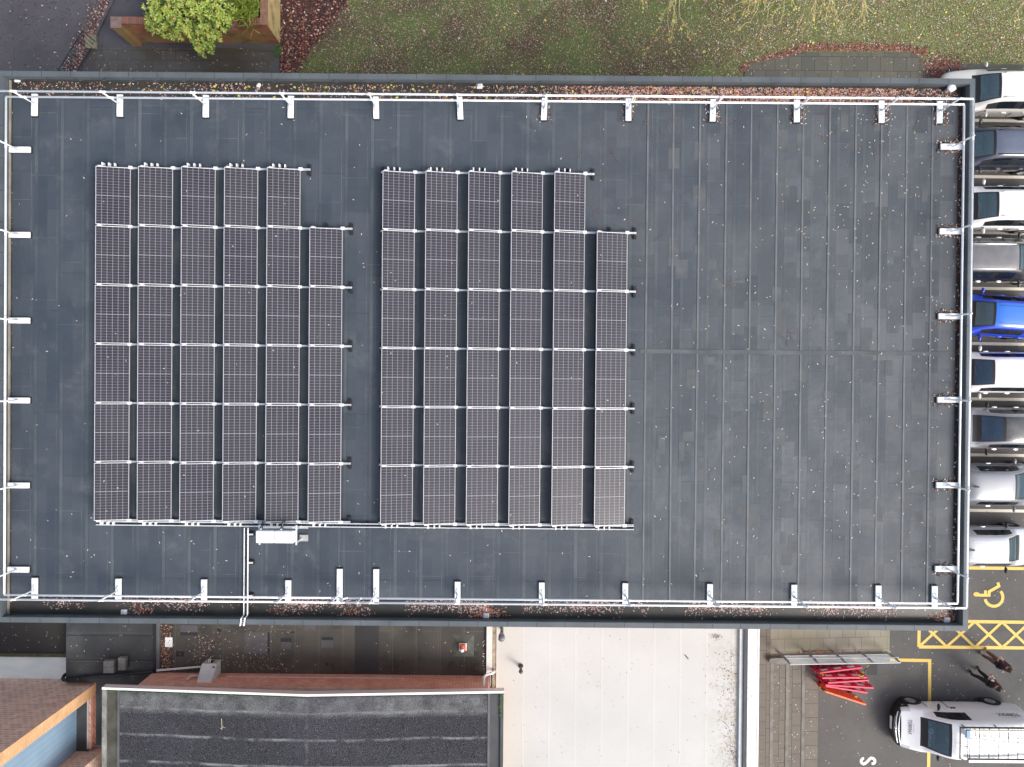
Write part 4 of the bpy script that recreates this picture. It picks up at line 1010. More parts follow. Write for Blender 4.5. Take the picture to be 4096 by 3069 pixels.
ms.tube([(x0_,fy-.02,zrl(x0_)-.93),(x1_,fy-.02,zrl(x1_)-.93)], .02, 6)
ms.build('mesh_panel', M['steel'], fr)

# stacked plastic barriers
M['red'] = plain('red_plastic', (.66,.03,.085), .42, var=.12)
M['orange'] = plain('orange_plastic', (.92,.15,.045), .42, var=.08)
M['chev_w'] = plain('reflective_white', (.78,.74,.76), .4)
M['chain'] = plain('yellow_warning_chain', (.72,.52,.03), .5)
def barrier(label, px, py, ang, L=1.86, mat='red', chev=True, lean=.0, slats=False, bot=None):
    zt_ = 1.0; c = W(px, py, zt_); o = thing('plastic_barrier', label, 'barrier', (c.x,c.y,0), R(ang), 'plastic barriers stacked by the railing')
    m = MB(); T = .028
    def bb(u0,u1,v0,v1,t=T,dy=0): m.bbox(u0+c.x, c.y-t+dy, v0, u1+c.x, c.y+t+dy, v1, .008, 1)
    h = L/2
    bb(-h,h,.90,1.0,.034); bb(-h,h,.12,.24); bb(-h,h,.62,.68) if not slats else None
    bb(-h,-h+.10,.20,.95); bb(h-.10,h,.20,.95)
    if slats:
        for k in range(12):
            x = -h+.16+k*(L-.32)/11; m.xbox((c.x+x,c.y,.56),(.035,0,.02),(0,T*.7,0),(-.06,0,.36))
    else:
        n = 6
        for k in range(1, n):
            x = -h+k*L/n; bb(x-.055,x+.055,.22,.92)
        bb(-h,h,.66,.90,.012)
    bb(-h-.05,-h+.02,.72,.82,.02); bb(h-.02,h+.05,.30,.40,.02); bb(-h-.05,-h+.02,.30,.40,.02); bb(h-.02,h+.05,.72,.82,.02)
    m.build('panel', M[mat], o)
    f = MB()
    for s in (-1,1): f.bbox(c.x+s*(h-.25)-.05,c.y-.09,0,c.x+s*(h-.25)+.05,c.y+.09,.12,.015,1)
    f.build('foot', M['black'], o)
    if chev:
        w = MB()
        for k in (-.58,-.02,.54):
            for s in (-1,1): w.box(c.x+k-.14,c.y+s*.0285,.70,c.x+k+.14,c.y+s*.031,.88)
        w.build('reflective_strip', M['chev_w'], o)
    o.rotation_euler[0] = R(lean)
    return o
BB = lambda x, y: (2950+x*.40369, 2400+y*.40369)
barrier('red plastic barrier closest to the mesh railing', *BB(1020,717), 7.5, lean=-4)
barrier('red barrier with chevron strip, second from the railing', *BB(1062,774), 1.2)
barrier('red barrier with chevron strip, third from the railing', *BB(1102,811), 4.2, L=1.7)
barrier('red barrier with chevron strip, fourth from the railing', *BB(1112,860), -3.0, L=2.0)
barrier('red barrier squeezed against the orange one', *BB(1082,889), -8.6, L=1.75)
barrier('orange plastic barrier with slanted slats, outermost of the stack', *BB(1070,974), -17.5, L=1.8, mat='orange', chev=False, slats=True)
def chain(label, pts, r=.016):
    o = thing('warning_chain', label, 'chain', tuple(pts[0]))
    m = MB(); k_ = MB(); tot = 0
    for a, b in zip(pts, pts[1:]):
        L = (b-a).length; d = (b-a).normalized(); n = max(1, int(L/.045))
        for i in range(n):
            (m if int((tot+i*.045)/.22) % 2 else k_).tube([a+d*L*i/n, a+d*L*(i+.8)/n], r, 5)
        tot += L
    m.build('link', M['chain'], o, kind='stuff'); k_.build('dark_link', M['black'], o, kind='stuff')
chain('yellow and black warning chain from the railing to the red barriers', [W(2980+1700*.29837,2500+500*.29837,1.4),W(2980+1640*.29837,2500+560*.29837,1.1),W(2980+1575*.29837,2500+650*.29837,1.0)])
def heap(label, cx_, cy_, z, n, sp):
    p = W(2980+cx_*.29837, 2500+cy_*.29837, z); pts = []; rr = random.Random(int(cx_))
    for k in range(n): pts.append(p+Vector((rr.uniform(-sp,sp),rr.uniform(-sp,sp)*.6,rr.uniform(-.05,.10))))
    chain(label, pts, .018)
heap('heaped yellow chain over the second red barrier, by the drain cover', 1550,680,1.05,9,.12)
heap('heaped yellow chain at the stepped end of the red barriers', 1030,670,1.05,9,.13)
p0 = W(2980+975*.29837,2500+800*.29837,.55); p1 = W(2980+1075*.29837,2500+890*.29837,1.05)
chain('yellow chain trailing down the end of the orange barrier', [p0+(p1-p0)*k/8+Vector((random.uniform(-.07,.07),random.uniform(-.07,.07),.03)) for k in range(9)], .022)
p0 = W(2980+1410*.29837,2500+930*.29837,1.03); p1 = W(2980+1510*.29837,2500+980*.29837,1.03)
chain('yellow chain on the free end of the orange barrier', [p0+(p1-p0)*k/6+Vector((random.uniform(-.05,.05),random.uniform(-.05,.05),0)) for k in range(7)], .02)

# ------------------------------------------------------------------ planter walls and the black hand railing at the north-west
hp_ = 1.58
pl = thing('planter_wall', 'tall mossy red brick planter wall with brick capping and end pier', 'wall', (-12,15,0))
py0 = WY(560,171,0); py1 = py0+.24
pcx0, pcx1 = WX(531,186,0), WX(568,186,0); pcy0 = WY(545,187,0)
wxe = WX(1121,178,0); wys = WY(1121,179,0)
MB().box(pcx1,py0,0,wxe-.005,py1,hp_).build('wall', M['brick_moss'], pl)
MB().box(pcx0+.004,pcy0+.004,0,pcx1-.004,py1+.0,hp_-.001).build('pier', M['brick_moss'], pl)
MB().box(wxe-.24,py1+.001,0,wxe-.004,26,hp_).build('return_wall', M['brick_sun'], pl)
MB().box(wxe-.003,py0,0,wxe,26,hp_-.002).build('return_face', M['brick_sun'], pl)
MB().box(pcx1,py0-.012,hp_+.001,wxe-.2,py1+.03,hp_+.075).build('capping', M['cap'], pl)
MB().box(wxe-.27,py0-.012,hp_+.001,wxe+.012,26,hp_+.077).build('capping', plain('brick_cap_plain', (.24,.125,.09), .85, var=.25, sc=6), pl)
MB().bbox(pcx0-.02,pcy0-.02,hp_+.001,pcx1+.03,py1+.03,hp_+.08,.01).build('pier_cap', plain('pier_cap', (.22,.15,.13), .85, var=.2, sc=5), pl)
soil = MB().box(WX(600,40,1.2),py1+.002,0,wxe-.245,26,hp_-.25).build('planter_soil', plain('soil', (.035,.027,.018), .95, var=.5, sc=9, bump=1), kind='structure')
rl = thing('hand_railing', 'black metal hand railing with thin bars at the leafy path edge', 'railing', (k0.x,k0.y,0))
ra, rb = W(383,168,.1), W(312,284,.1); rb = rb+(rb-ra)*.3; d = (rb-ra)
for z, nm in ((1.05,'top_rail'),(.14,'bottom_rail')): MB().tube([(ra.x,ra.y,z),(rb.x,rb.y,z)], .022, 6).build(nm, M['black'], rl)
for k in range(14):
    p = ra+d*k/13; MB().tube([(p.x,p.y,.05 if k in (0,13) else .14),(p.x,p.y,1.05)], .018 if k in (0,13) else .010, 6).build('bar', M['black'], rl)
p = W(372,166,.1); sb = MB(); sb.bbox(p.x-.32,p.y-.30,0,p.x+.15,p.y+.28,.16,.03); sb.build('stone_block', plain('pale_mossy_stone', (.24,.22,.16), .9, var=.3, sc=4, bump=.4), origin=(p.x,p.y,0), label='pale mossy stone block at the end of the black hand railing', cat='stone block')
# ------------------------------------------------------------------ leaves lying about
rl_ = random.Random(21)
def leaves(name, n, place, mats, size=(.055,.09), asp=(.26,.36), tilt=.15, lift=.012):
    """n small leaves; place() gives (x, y, z)"""
    m = MB()
    wts = [w for _, w in mats]
    for _ in range(n):
        q = place()
        if q is None: continue
        x, y, z = q; L = rl_.uniform(*size)/2; w = L*rl_.uniform(*asp); a = rl_.uniform(0, 2*math.pi)
        c, s = math.cos(a), math.sin(a); t1, t2 = rl_.uniform(-tilt,tilt), rl_.uniform(-tilt,tilt); z += lift*rl_.uniform(.4,1.6)
        m.mi = rl_.choices(range(len(mats)), wts)[0]
        m.add([(x-c*L,y-s*L,z-t1*L),(x-c*L*.3+s*w,y-s*L*.3-c*w,z-t2*w),(x+c*L,y+s*L,z+t1*L),(x+c*L*.3-s*w,y+s*L*.3+c*w,z+t2*w)],[(0,1,2,3)])
    return m.build(name, [LV[k] for k, _ in mats], kind='stuff')
U = rl_.uniform
def noise1(x, seed):
    return .5+.25*math.sin(x*1.3+seed)+.15*math.sin(x*3.1+seed*2.7)+.10*math.sin(x*7.7+seed*5.1)
yNi, ySi = yN-CW-.03, yS+CW+.03
def pN():
    x = U(xWi+.2, xE-.3); f = (x-xWi)/(xE-xWi)
    d = .10+.25*noise1(x,1.2) if f < .45 else .25+.55*min(1,(f-.45)*4)*(.6+.5*noise1(x,3))
    if f > .93: d *= .8
    if U(0,1) > d: return None
    y = U(gN+.0, yNi) if U(0,1) < .85 else yNi-abs(rl_.gauss(0,.08)); return (x,y,ZR-.045)
leaves('gutter_leaves', 8600, pN, [(0,3.2),(5,5.8),(1,1.2),(2,2.2),(3,1.2)], (.05,.085))
def pNy():
    x = U(xWi+4, xE-2); return (x,U(gN+.03,yNi),ZR-.038)
leaves('broad_leaves', 130, pNy, [(4,2),(6,2),(7,1),(1,1)], (.07,.11), (.7,.95))
def pNr():
    x = U(WX(2250,0,ZR),xE-1.6); 
    if U(0,1) > .5+.5*noise1(x,9): return None
    return (x,U(gN-.02,yNi),ZR-.047)
leaves('rust_leaves', 3200, pNr, [(2,2.2),(1,1.2),(6,.8),(5,2.6)], (.05,.09), (.4,.6))
def pS():
    x = U(xWi+1, xE-.3); f = (x-xWi)/(xE-xWi); d = max(0, noise1(x*1.15,4.4)*1.5-.35)*(.45+.9*min(1,f*1.3))*(1 if f < .93 else .3)
    if U(0,1) > d: return None
    y = gS-abs(rl_.gauss(.16,.13)); return (x,max(ySi,y),ZR-.045) if y > ySi-.1 else None
leaves('gutter_leaves', 6400, pS, [(0,4.2),(5,5.0),(1,.8),(2,1.0),(6,.1)], (.05,.085))
def pSo():
    cx_ = rl_.choices([WX(1940,2450,ZR),WX(3790,2450,ZR),WX(1400,2420,ZR),WX(1150,2440,ZR),WX(560,2440,ZR)],[4,2.2,1.0,.9,1.2])[0]; return (cx_+rl_.gauss(0,.28),min(gS,max(ySi,ySi+abs(rl_.gauss(.05,.16)))),ZR-.047)
leaves('rust_leaves', 560, pSo, [(6,1),(2,2.4),(1,1.5),(5,2)], (.05,.085), (.4,.6))
def pDr():
    py = rl_.choices([587,926,1266,1600,1942,2277],[6,4,3,2,2,2])[0]; y = WY(3850,py,ZR)+rl_.choice((-1,1))*(.10+abs(rl_.gauss(0,.06))); return (rE-U(-.25,.45),y,ZR+.008)
leaves('drifted_leaves', 420, pDr, [(3,4),(0,2.2),(1,1.6),(2,1)], (.05,.085), (.3,.5), .5, .02)
def pDn():
    px = rl_.choices([3188,3527,3761,2853,2514,2179],[3,6,4,2,2,1.4])[0]; x = WX(px,400,ZR)+rl_.choice((-1,1))*(.10+abs(rl_.gauss(0,.07))); return (x,rN-U(-.2,.42),ZR+.008)
leaves('drifted_leaves', 340, pDn, [(3,3),(0,3),(1,1.6),(2,1)], (.05,.085), (.3,.5), .5, .02)
def pE():
    y = U(yS+.6,yN-.6); f = (y-yS)/(yN-yS); d = .25+.75*max(0,(f-.45)*1.8)
    if U(0,1) > d*(.5+.7*noise1(y*2,2)): return None
    return (xE-CW-.04-abs(rl_.gauss(0,.11)),y,ZR-.02)
leaves('edge_leaves', 2600, pE, [(3,6),(2,1.2),(0,1.0),(1,1)], (.05,.085), (.35,.6))
def pWe():
    y = U(yS+.3,yN-.3); f = (y-yS)/(yN-yS)
    if f < .93 and U(0,1) < .75: return None
    return (xWi+.05+abs(rl_.gauss(0,.16 if f > .9 else .05)),y,ZR-.02)
leaves('edge_leaves', 420, pWe, [(3,4),(2,1),(5,1.5)], (.05,.08), (.35,.6))
def onpanel(x, y):
    return (xl0-.1 < x < xl0+6*pitchx-.2 or xr0-.1 < x < xr0+6*pitchx-.2) and yb0-.1 < y < yt0+.1
def pR():
    x, y = U(xli,xri), U(gS,gN); fx, fy = (x-xli)/(xri-xli), (y-gS)/(gN-gS)
    d = .08+.10*fx+.9*max(0,fx-.66)*2.6*(.35+.9*fy)
    if fx < .45 and fy < .2: d += .16
    if U(0,1) > d: return None
    if onpanel(x,y) and U(0,1) < .8: return None
    return (x,y,ZR+.006)
leaves('roof_leaves', 3300, pR, [(0,8),(1,1.0),(5,.8),(4,.35)], (.05,.085), (.26,.36), .25)
def pPan():
    x, y = U(xl0,xr0+6*pitchx-.3), U(yb0,yt0)
    if not onpanel(x,y): return None
    arr = xl0 if x < xl0+6*pitchx else xr0; u = (x-arr) % pitchx
    if u > PW-.05: return None
    return (x,y,ZHI-(ZHI-ZLO)*u/PW+.004)
leaves('panel_leaves', 150, pPan, [(0,3),(1,1.5)], (.05,.08), (.26,.36), .05)
# lawn
def inlawn(x, y):
    if y < 7.7: return False
    p = Vector((x,y)); 
    e0, e1 = bl[0], bl[-1]
    ex = e0.x+(e1.x-e0.x)*(y-e0.y)/(e1.y-e0.y)
    if x < ex: return False
    if x > WX(2960,300,0):
        if x < WX(3213,0,0): return y > WY(2971,300,0)+(WY(3213,212,0)-WY(2971,300,0))*(x-WX(2960,300,0))/(WX(3213,0,0)-WX(2960,300,0))+.05
        if x < WX(3713,0,0): return y > WY(3500,208,0)
        return y > WY(3950,258,0)
    return True
yl0, yl1 = WY(2000,320,0), WY(2000,-60,0)
def pL():
    x, y = U(WX(1150,0,0),WX(4120,0,0)), U(yl0,yl1)
    return (x,y,.016) if inlawn(x,y) else None
def pLc():
    q = pL()
    if q is None or U(0,1) > .15+.85*noise1(q[0]*.9+q[1]*.7,2.2)*noise1(q[1]*1.3-q[0]*.4,7.1)*2: return None
    return q
leaves('lawn_leaves', 30000, pLc, [(0,.9),(1,2.6),(2,1.2),(3,4.0),(5,1.6)], (.04,.075), (.26,.5), .5, .02)
leaves('lawn_leaves', 20000, pL, [(0,.9),(1,2.4),(3,3.6),(2,.8),(5,1.4)], (.04,.075), (.26,.5), .5, .02)
leaves('pale_lawn_leaves', 7000, pLc, [(0,3),(5,2),(1,1)], (.035,.06), (.26,.45), .4, .025)
def pLy():
    q = pL()
    if q is None or U(0,1) > (.25 if q[0] < WX(2500,0,0) else .75): return None
    return q
leaves('broad_leaves', 190, pLy, [(4,3),(7,2),(6,.6),(0,.6)], (.08,.15), (.7,.95), .4, .03)
def pLye():
    q = pL()
    if q is None or q[0] < WX(2850,0,0) or U(0,1) > .2+.8*max(0,min(1,(q[1]-13.5)/2.4)): return None
    return q
leaves('yellow_lawn_leaves', 4600, pLye, [(7,2.0),(4,.8),(0,3.0)], (.04,.08), (.35,.7), .5, .02)
def tri(x): return x
def pBed():
    y = U(7.7,WY(1200,-40,0)); e0, e1 = bl[0], bl[-1]; ex = e0.x+(e1.x-e0.x)*(y-e0.y)/(e1.y-e0.y)
    x = U(lx0, ex+abs(rl_.gauss(0,.25))); 
    if y < 14.2 and x < lx0+.02: return None
    return (x,y,.012)
leaves('bed_leaves', 5200, pBed, [(3,8),(2,2.0),(1,.9),(0,.35),(5,.35)], (.07,.13), (.45,.75), .6, .03)
def pNE():
    x = U(WX(2960,300,0),WX(3840,250,0)); b = 0
    if x < WX(3213,0,0): b = WY(2971,300,0)+(WY(3213,212,0)-WY(2971,300,0))*(x-WX(2960,300,0))/(WX(3213,0,0)-WX(2960,300,0))
    elif x < WX(3645,0,0): b = WY(3500,210,0)
    elif x < WX(3713,0,0): b = WY(3700,225,0)
    else: b = WY(3780,262,0)-.2
    return (x,b+.05+abs(rl_.gauss(0,.17)),.014)
leaves('border_leaves', 3600, pNE, [(2,4),(3,4),(1,1.4),(5,.6)], (.05,.09), (.35,.6), .5, .02)
def pNE2():
    c = W(3760,275,0); return (c.x+rl_.gauss(0,.5),c.y+rl_.gauss(0,.33),.012)
leaves('border_leaves', 1300, pNE2, [(2,3),(3,4),(1,1.2),(0,.3)], (.05,.09), (.35,.6), .5, .02)
# strip of leaves by the kerb and a thin scatter on the paths
def pK():
    s = U(-1.5,6.5); p = k0+kd*s; o = -abs(rl_.gauss(0,.30)); return (p.x+nrm.x*o,p.y+nrm.y*o,.016)
leaves('kerb_leaves', 2400, pK, [(3,6),(1,2.2),(5,1.6),(2,1.2),(0,.7)], (.05,.10), (.35,.65), .5, .02)
def pPth():
    return (U(-22,WX(420,0,0)),U(WY(0,300,0),WY(0,-30,0)),.014)
leaves('path_leaves', 520, pPth, [(3,8),(1,1),(0,.5)], (.05,.09), (.35,.7), .2)
def pYd():
    q = W(U(330,1115),U(186,300),0); return (q.x,q.y,.006)
leaves('yard_leaves', 110, pYd, [(0,2),(1,1),(4,.4)], (.05,.08))
def pSl():
    q = W(U(2990,3715),U(216,330),.05); return (q.x,q.y,.055)
leaves('paving_leaves', 90, pSl, [(0,3),(1,1)], (.05,.085))
def pCP():
    q = W(U(3270,4090),U(2300,3069),0); return (q.x,q.y,.012) if q.x > WX(3272,2800,0) else None
leaves('car_park_leaves', 320, pCP, [(0,5),(1,1),(4,.3)], (.03,.06), (.4,.7))
def pBay():
    q = W(U(3890,4096),U(440,2300),0); return (q.x,q.y,.012)
leaves('car_park_leaves', 160, pBay, [(0,4),(1,1.5)], (.03,.06), (.4,.7))
def pTer():
    q = W(U(3090,3270),U(2660,3069),.3); k = rl_.random(); return (q.x,q.y,.36 if q.x < WX(3140,2800,.3) else .23 if q.x < WX(3205,2800,.2) else .11)
leaves('step_leaves', 110, pTer, [(0,3),(1,1),(6,.4)], (.03,.06), (.5,.9))
def pRam():
    q = W(rl_.gauss(3262,60),2612-abs(rl_.gauss(0,5)),.35); return (q.x,q.y,.30) if 3090 < 3262 else None
leaves('ramp_leaves', 260, pRam, [(2,3),(1,1.5),(3,2)], (.04,.07), (.4,.7), .4, .05)
# low felt roof: drifts of leaves
def pMid():
    k = rl_.random()
    if k < .45: q = W(U(690,1200),U(2500,2690),ZF)
    elif k < .75: q = W(rl_.gauss(1000,110),rl_.gauss(2650,20),ZF)
    else: q = W(rl_.gauss(825,22),rl_.gauss(2588,26),ZF)
    return (q.x,min(yS-.1,max(y0+.05,q.y)),ZF+.004)
leaves('low_roof_leaves', 620, pMid, [(0,1.6),(1,2),(6,.5),(3,3.2)], (.04,.075), (.3,.5), .3)
def pGut():
    q = W(U(643,688),U(2500,2690),ZF); return (q.x,max(y0+.05,min(yS-.1,q.y)),ZF-.03)
leaves('low_roof_leaves', 800, pGut, [(3,6),(6,.8),(1,1.4),(0,.8)], (.04,.08), (.35,.6), .4)
def pW2():
    q = W(U(1500,1945),U(2505,2690),ZF) if U(0,1) < .3 else W(U(1930,1944),U(2560,2690),ZF); return (q.x,q.y,ZF+.004)
leaves('low_roof_leaves', 160, pW2, [(0,1.5),(3,2),(1,1)], (.04,.07), (.3,.5))
def pDk():
    q = W(U(270,620),U(2500,2700),ZF) if U(0,1) < .6 else W(U(10,255),U(2500,2620),2.5); return (q.x,q.y,(ZF if q.x > wx0 else 2.5)+.004)
leaves('low_roof_leaves', 70, pDk, [(0,2),(1,2)], (.04,.07))
# debris on the cream roof
def pCr():
    k = rl_.random()
    if k < .62: q = W(2945-abs(rl_.gauss(0,42)),U(2600,3069),ZWR)
    elif k < .72: q = W(rl_.gauss(2868,12),rl_.gauss(2545,7),ZWR)
    elif k < .80: q = W(rl_.gauss(2935,8),rl_.gauss(3020,16),ZWR)
    else: q = W(U(2050,2940),U(2530,3069),ZWR)
    return (min(ex1-.02,q.x),q.y,ZWR+.004)
leaves('roof_debris', 760, pCr, [(3,5),(1,1.2),(2,1.6)], (.03,.06), (.25,.5), .3)
def pBg():
    q = W(U(3000,3030),U(2520,3069),zp); return (q.x,q.y,zp+.002)
leaves('roof_debris', 90, pBg, [(3,1)], (.015,.03), (.5,.8), .1)
def pMoss():
    q = W(U(2003,2012),U(2765,2860),zr0); return (q.x-.02,q.y,zr0+.02)
LV.append(leafmat('moss', (.06,.14,.03)))
leaves('moss', 260, pMoss, [(8,1)], (.04,.09), (.5,.9), .6, .03)
def pMs2():
    x = U(xL+.2,xr-.2) if U(0,1) < .8 else U(xL+.15,xL+.5); return (x,yf-.12+abs(rl_.gauss(0,.02)),zroof(x)+.004)
leaves('moss', 500, pMs2, [(8,1)], (.02,.05), (.5,.9), .6, .02)
# twigs on the felt
tw = MB(); rt = random.Random(5)
def twig(m, x, y, z, a, L, r=.005, depth=0):
    pts = [Vector((x,y,z))]; n = 4
    for k in range(n):
        a += rt.uniform(-.35,.35); pts.append(pts[-1]+Vector((math.cos(a)*L/n,math.sin(a)*L/n,rt.uniform(0,.008))))
    m.tube(pts, [r*(1-.7*i/n) for i in range(n+1)], 4, False)
    if depth < 2:
        for k in range(rt.randint(1,3)):
            p = pts[rt.randint(1,n-1)]; twig(m, p.x, p.y, p.z, a+rt.choice((-1,1))*rt.uniform(.4,.9), L*rt.uniform(.35,.6), r*.65, depth+1)
for (px,py,L) in ((2440,650,.5),(2480,655,.6),(2560,530,.7),(2600,540,.5),(2740,470,.6),(2950,480,.7),(2860,470,.5),(2640,510,.5),(3110,1330,.5),(2920,1130,.45),(2540,1130,.45),(2620,960,.5),(3750,640,.6),(3780,590,.4),(2300,640,.35),(1760,660,.4),(1420,650,.4),(2480,1560,.35),(3400,570,.5),(3270,540,.45),(2530,880,.5),(2370,870,.5),(2355,930,.5),(1180,2380,.3),(2200,2110,.35),(3720,2050,.3),(3150,1320,.4),(2880,1115,.4),(3500,640,.4),(3650,520,.5),(3330,480,.5)):
    p = W(px,py,ZR); twig(tw, p.x, p.y, ZR+.012, rt.uniform(0,6.3), L)
for _ in range(60):
    x, y = rt.uniform(WX(2500,0,ZR),xri), rt.uniform(gS+3,gN)
    twig(tw, x, y, ZR+.01, rt.uniform(0,6.3), rt.uniform(.08,.25), .0035, 2)
tw.build('twig_litter', plain('twig_bark', (.19,.115,.09), .8, var=.3), kind='stuff')

a, b = W(2739,2620,ZWR), W(2753,2636,ZWR); m = MB(); m.tube([a+Vector((0,0,.02)),(a+b)/2+Vector((.01,0,.022)),b+Vector((0,0,.02))], .016, 6)
m.build('stick', plain('dark_stick', (.05,.045,.04), .9), origin=(a.x,a.y,ZWR), label='short dark stick lying alone on the cream roof', cat='stick')
p = W(886,2905,zr0+.25); zq_ = zroof(p.x)+.02; m = MB(); m.tube([(p.x,p.y+.28,zq_),(p.x+.03,p.y,zq_+.01),(p.x+.02,p.y-.12,zq_)], .010, 5); m.tube([(p.x+.03,p.y,zq_+.01),(p.x+.14,p.y-.06,zq_)], .008, 5); m.tube([(p.x+.03,p.y-.03,zq_+.01),(p.x-.05,p.y-.10,zq_)], .007, 5)
m.build('twig', plain('pale_twig', (.55,.48,.38), .9), origin=(p.x,p.y,zq_), label='pale forked twig lying on the dark gravel roof', cat='twig')
p = W(1037,343,ZR-.05); m = MB(); rr_ = random.Random(9)
ring = [(p.x+.07*math.cos(k*.9)*rr_.uniform(.6,1.2), p.y+.10*math.sin(k*.9)*rr_.uniform(.6,1.2), ZR-.02+rr_.uniform(0,.05)) for k in range(7)]
m.add(ring+[(p.x,p.y,ZR+.05)], [(k,(k+1)%7,7) for k in range(7)])
m.build('paper_scrap', M['white'], origin=(p.x,p.y,ZR-.04), label='crumpled white paper scrap among leaves in the lawn-side gutter', cat='litter')

# ------------------------------------------------------------------ shrubs in the planter
rb_ = random.Random(11)
def leafblade(m, p, d, up, L, w):
    s = d.cross(up).normalized(); n = s.cross(d)
    a, b, c = p, p+d*L*.5, p+d*L
    m.add([a, b+s*w/2+n*w*.12, c, b-s*w/2+n*w*.12, b-n*w*.06], [(0,1,4),(1,2,4),(2,3,4),(3,0,4)])
GL = [leafmat('laurel_lime', (.42,.50,.085), .2), leafmat('laurel_green', (.26,.38,.07), .25), leafmat('laurel_deep', (.07,.14,.025), .25), leafmat('laurel_gold', (.55,.52,.15), .2), leafmat('laurel_red', (.35,.06,.04), .2)]
c0 = W(745,20,2.0)
lobes = [(c0+Vector((0,0,0)),(1.42,1.3,1.1),150),(W(820,150,1.75),(.52,.62,.5),55),(W(690,60,2.1),(.85,.8,.7),60),(W(850,60,2.0),(.8,.7,.7),55),(W(640,90,1.8),(.45,.5,.45),28),(W(905,85,1.6),(.3,.35,.3),14)]
sh = thing('laurel_shrub', 'large yellow-green leafy shrub spilling over the brick planter wall', 'shrub', (c0.x,c0.y,hp_-.3))
m = MB()
for c, rad, n in lobes:
    for _ in range(int(n*2.3)):
        while True:
            v = Vector((rb_.gauss(0,1),rb_.gauss(0,1),rb_.gauss(0,1)))
            if v.length > .01: break
        v.normalize(); v.z = v.z if v.z > -.35 else -v.z
        k = rb_.uniform(.72,1.16) if rb_.random() < .72 else rb_.uniform(.35,.8)
        p = c+Vector((v.x*rad[0]*k,v.y*rad[1]*k,v.z*rad[2]*k))
        if p.y > c0.y+2.6: continue
        ax = (v*.6+Vector((rb_.uniform(-.4,.4),rb_.uniform(-.4,.4),.8))).normalized()
        t0 = ax.orthogonal().normalized(); t1 = ax.cross(t0); nl = rb_.randint(4,8); ph = rb_.uniform(0,6)
        deep = k < .72  # inner leaves all take the dark green, painting shade into the crown's gaps
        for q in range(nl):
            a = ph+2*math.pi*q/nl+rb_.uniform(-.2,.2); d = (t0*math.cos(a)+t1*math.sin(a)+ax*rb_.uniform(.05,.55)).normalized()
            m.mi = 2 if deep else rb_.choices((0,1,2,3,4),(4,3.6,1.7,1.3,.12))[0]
            leafblade(m, p+d*.01, d, ax, rb_.uniform(.12,.175), rb_.uniform(.055,.08))
m.build('crown', GL, sh)
m = MB()
for k in range(16):
    c, rad, n = rb_.choice(lobes[:4]); e = c+Vector((rb_.uniform(-.7,.7)*rad[0],rb_.uniform(-.7,.7)*rad[1],rb_.uniform(.1,.7)*rad[2]))
    b = Vector((c0.x+rb_.uniform(-.2,.2),max(py1+.3,c0.y+rb_.uniform(-.2,.2)),hp_-.28)); mid_ = (b+e)/2+Vector((0,0,.25))
    m.tube([b,mid_,e], [.03,.018,.006], 5)
m.build('trunk', plain('shrub_bark', (.10,.07,.05), .9), sh)
gs = thing('broom_shrub', 'spiky yellow-green broom shrub with grey bare stems in the brick planter', 'shrub', (W(1000,30,1.4).x,W(1000,30,1.4).y,hp_-.3))
m = MB(); b2 = MB()
cg = W(1000,20,1.5)
for k in range(1500):
    a = rb_.uniform(0,6.28); e = rb_.uniform(.15,1.2); L = rb_.uniform(.25,.75)
    p = Vector((cg.x+rb_.gauss(0,.22),cg.y+rb_.gauss(0,.35),rb_.uniform(1.45,1.9)))
    d = Vector((math.cos(a)*math.cos(e),math.sin(a)*math.cos(e),math.sin(e))); q = p+d*L+Vector((0,0,-.1*L))
    if q.x > wxe-.22 or p.x > wxe-.25: continue
    s = d.cross(Vector((0,0,1))).normalized()*.012
    m.mi = rb_.choices((0,1,2,3),(3,3,1.5,1))[0]
    m.add([p-s,p+s,(p+q)/2+s*.9+Vector((0,0,.05)),q,(p+q)/2-s*.9+Vector((0,0,.05))],[(0,1,2,3,4)])
m.build('crown', [GL[0],GL[1],GL[2],GL[3]], gs)
for k in range(55):
    p = Vector((W(920,45,1.5).x+rb_.gauss(0,.2),W(920,45,1.5).y+rb_.gauss(0,.25),1.4)); a = rb_.uniform(0,6.28); L = rb_.uniform(.4,.9)
    q = p+Vector((math.cos(a)*L,math.sin(a)*L*.8,rb_.uniform(.1,.4)))
    if q.x > wxe-.3 or q.y < py0-.4: continue
    b2.tube([p,(p+q)/2+Vector((rb_.uniform(-.1,.1),rb_.uniform(-.1,.1),.12)),q], [.011,.009,.004], 4, False)
b2.build('stem', plain('dead_stem', (.42,.37,.33), .9), gs, kind='stuff')
# small weeds where wall, leaves and paving meet
wd = MB()
for k in range(240):
    c = W(1113+rb_.gauss(0,9),205+rb_.gauss(0,13),0); a = rb_.uniform(0,6.28)
    leafblade(wd, Vector((c.x,c.y,.03)), Vector((math.cos(a),math.sin(a),rb_.uniform(.2,1))).normalized(), Vector((0,0,1)), rb_.uniform(.05,.10), .035)
wd.build('weeds', leafmat('weed_green', (.06,.12,.03)), kind='stuff')

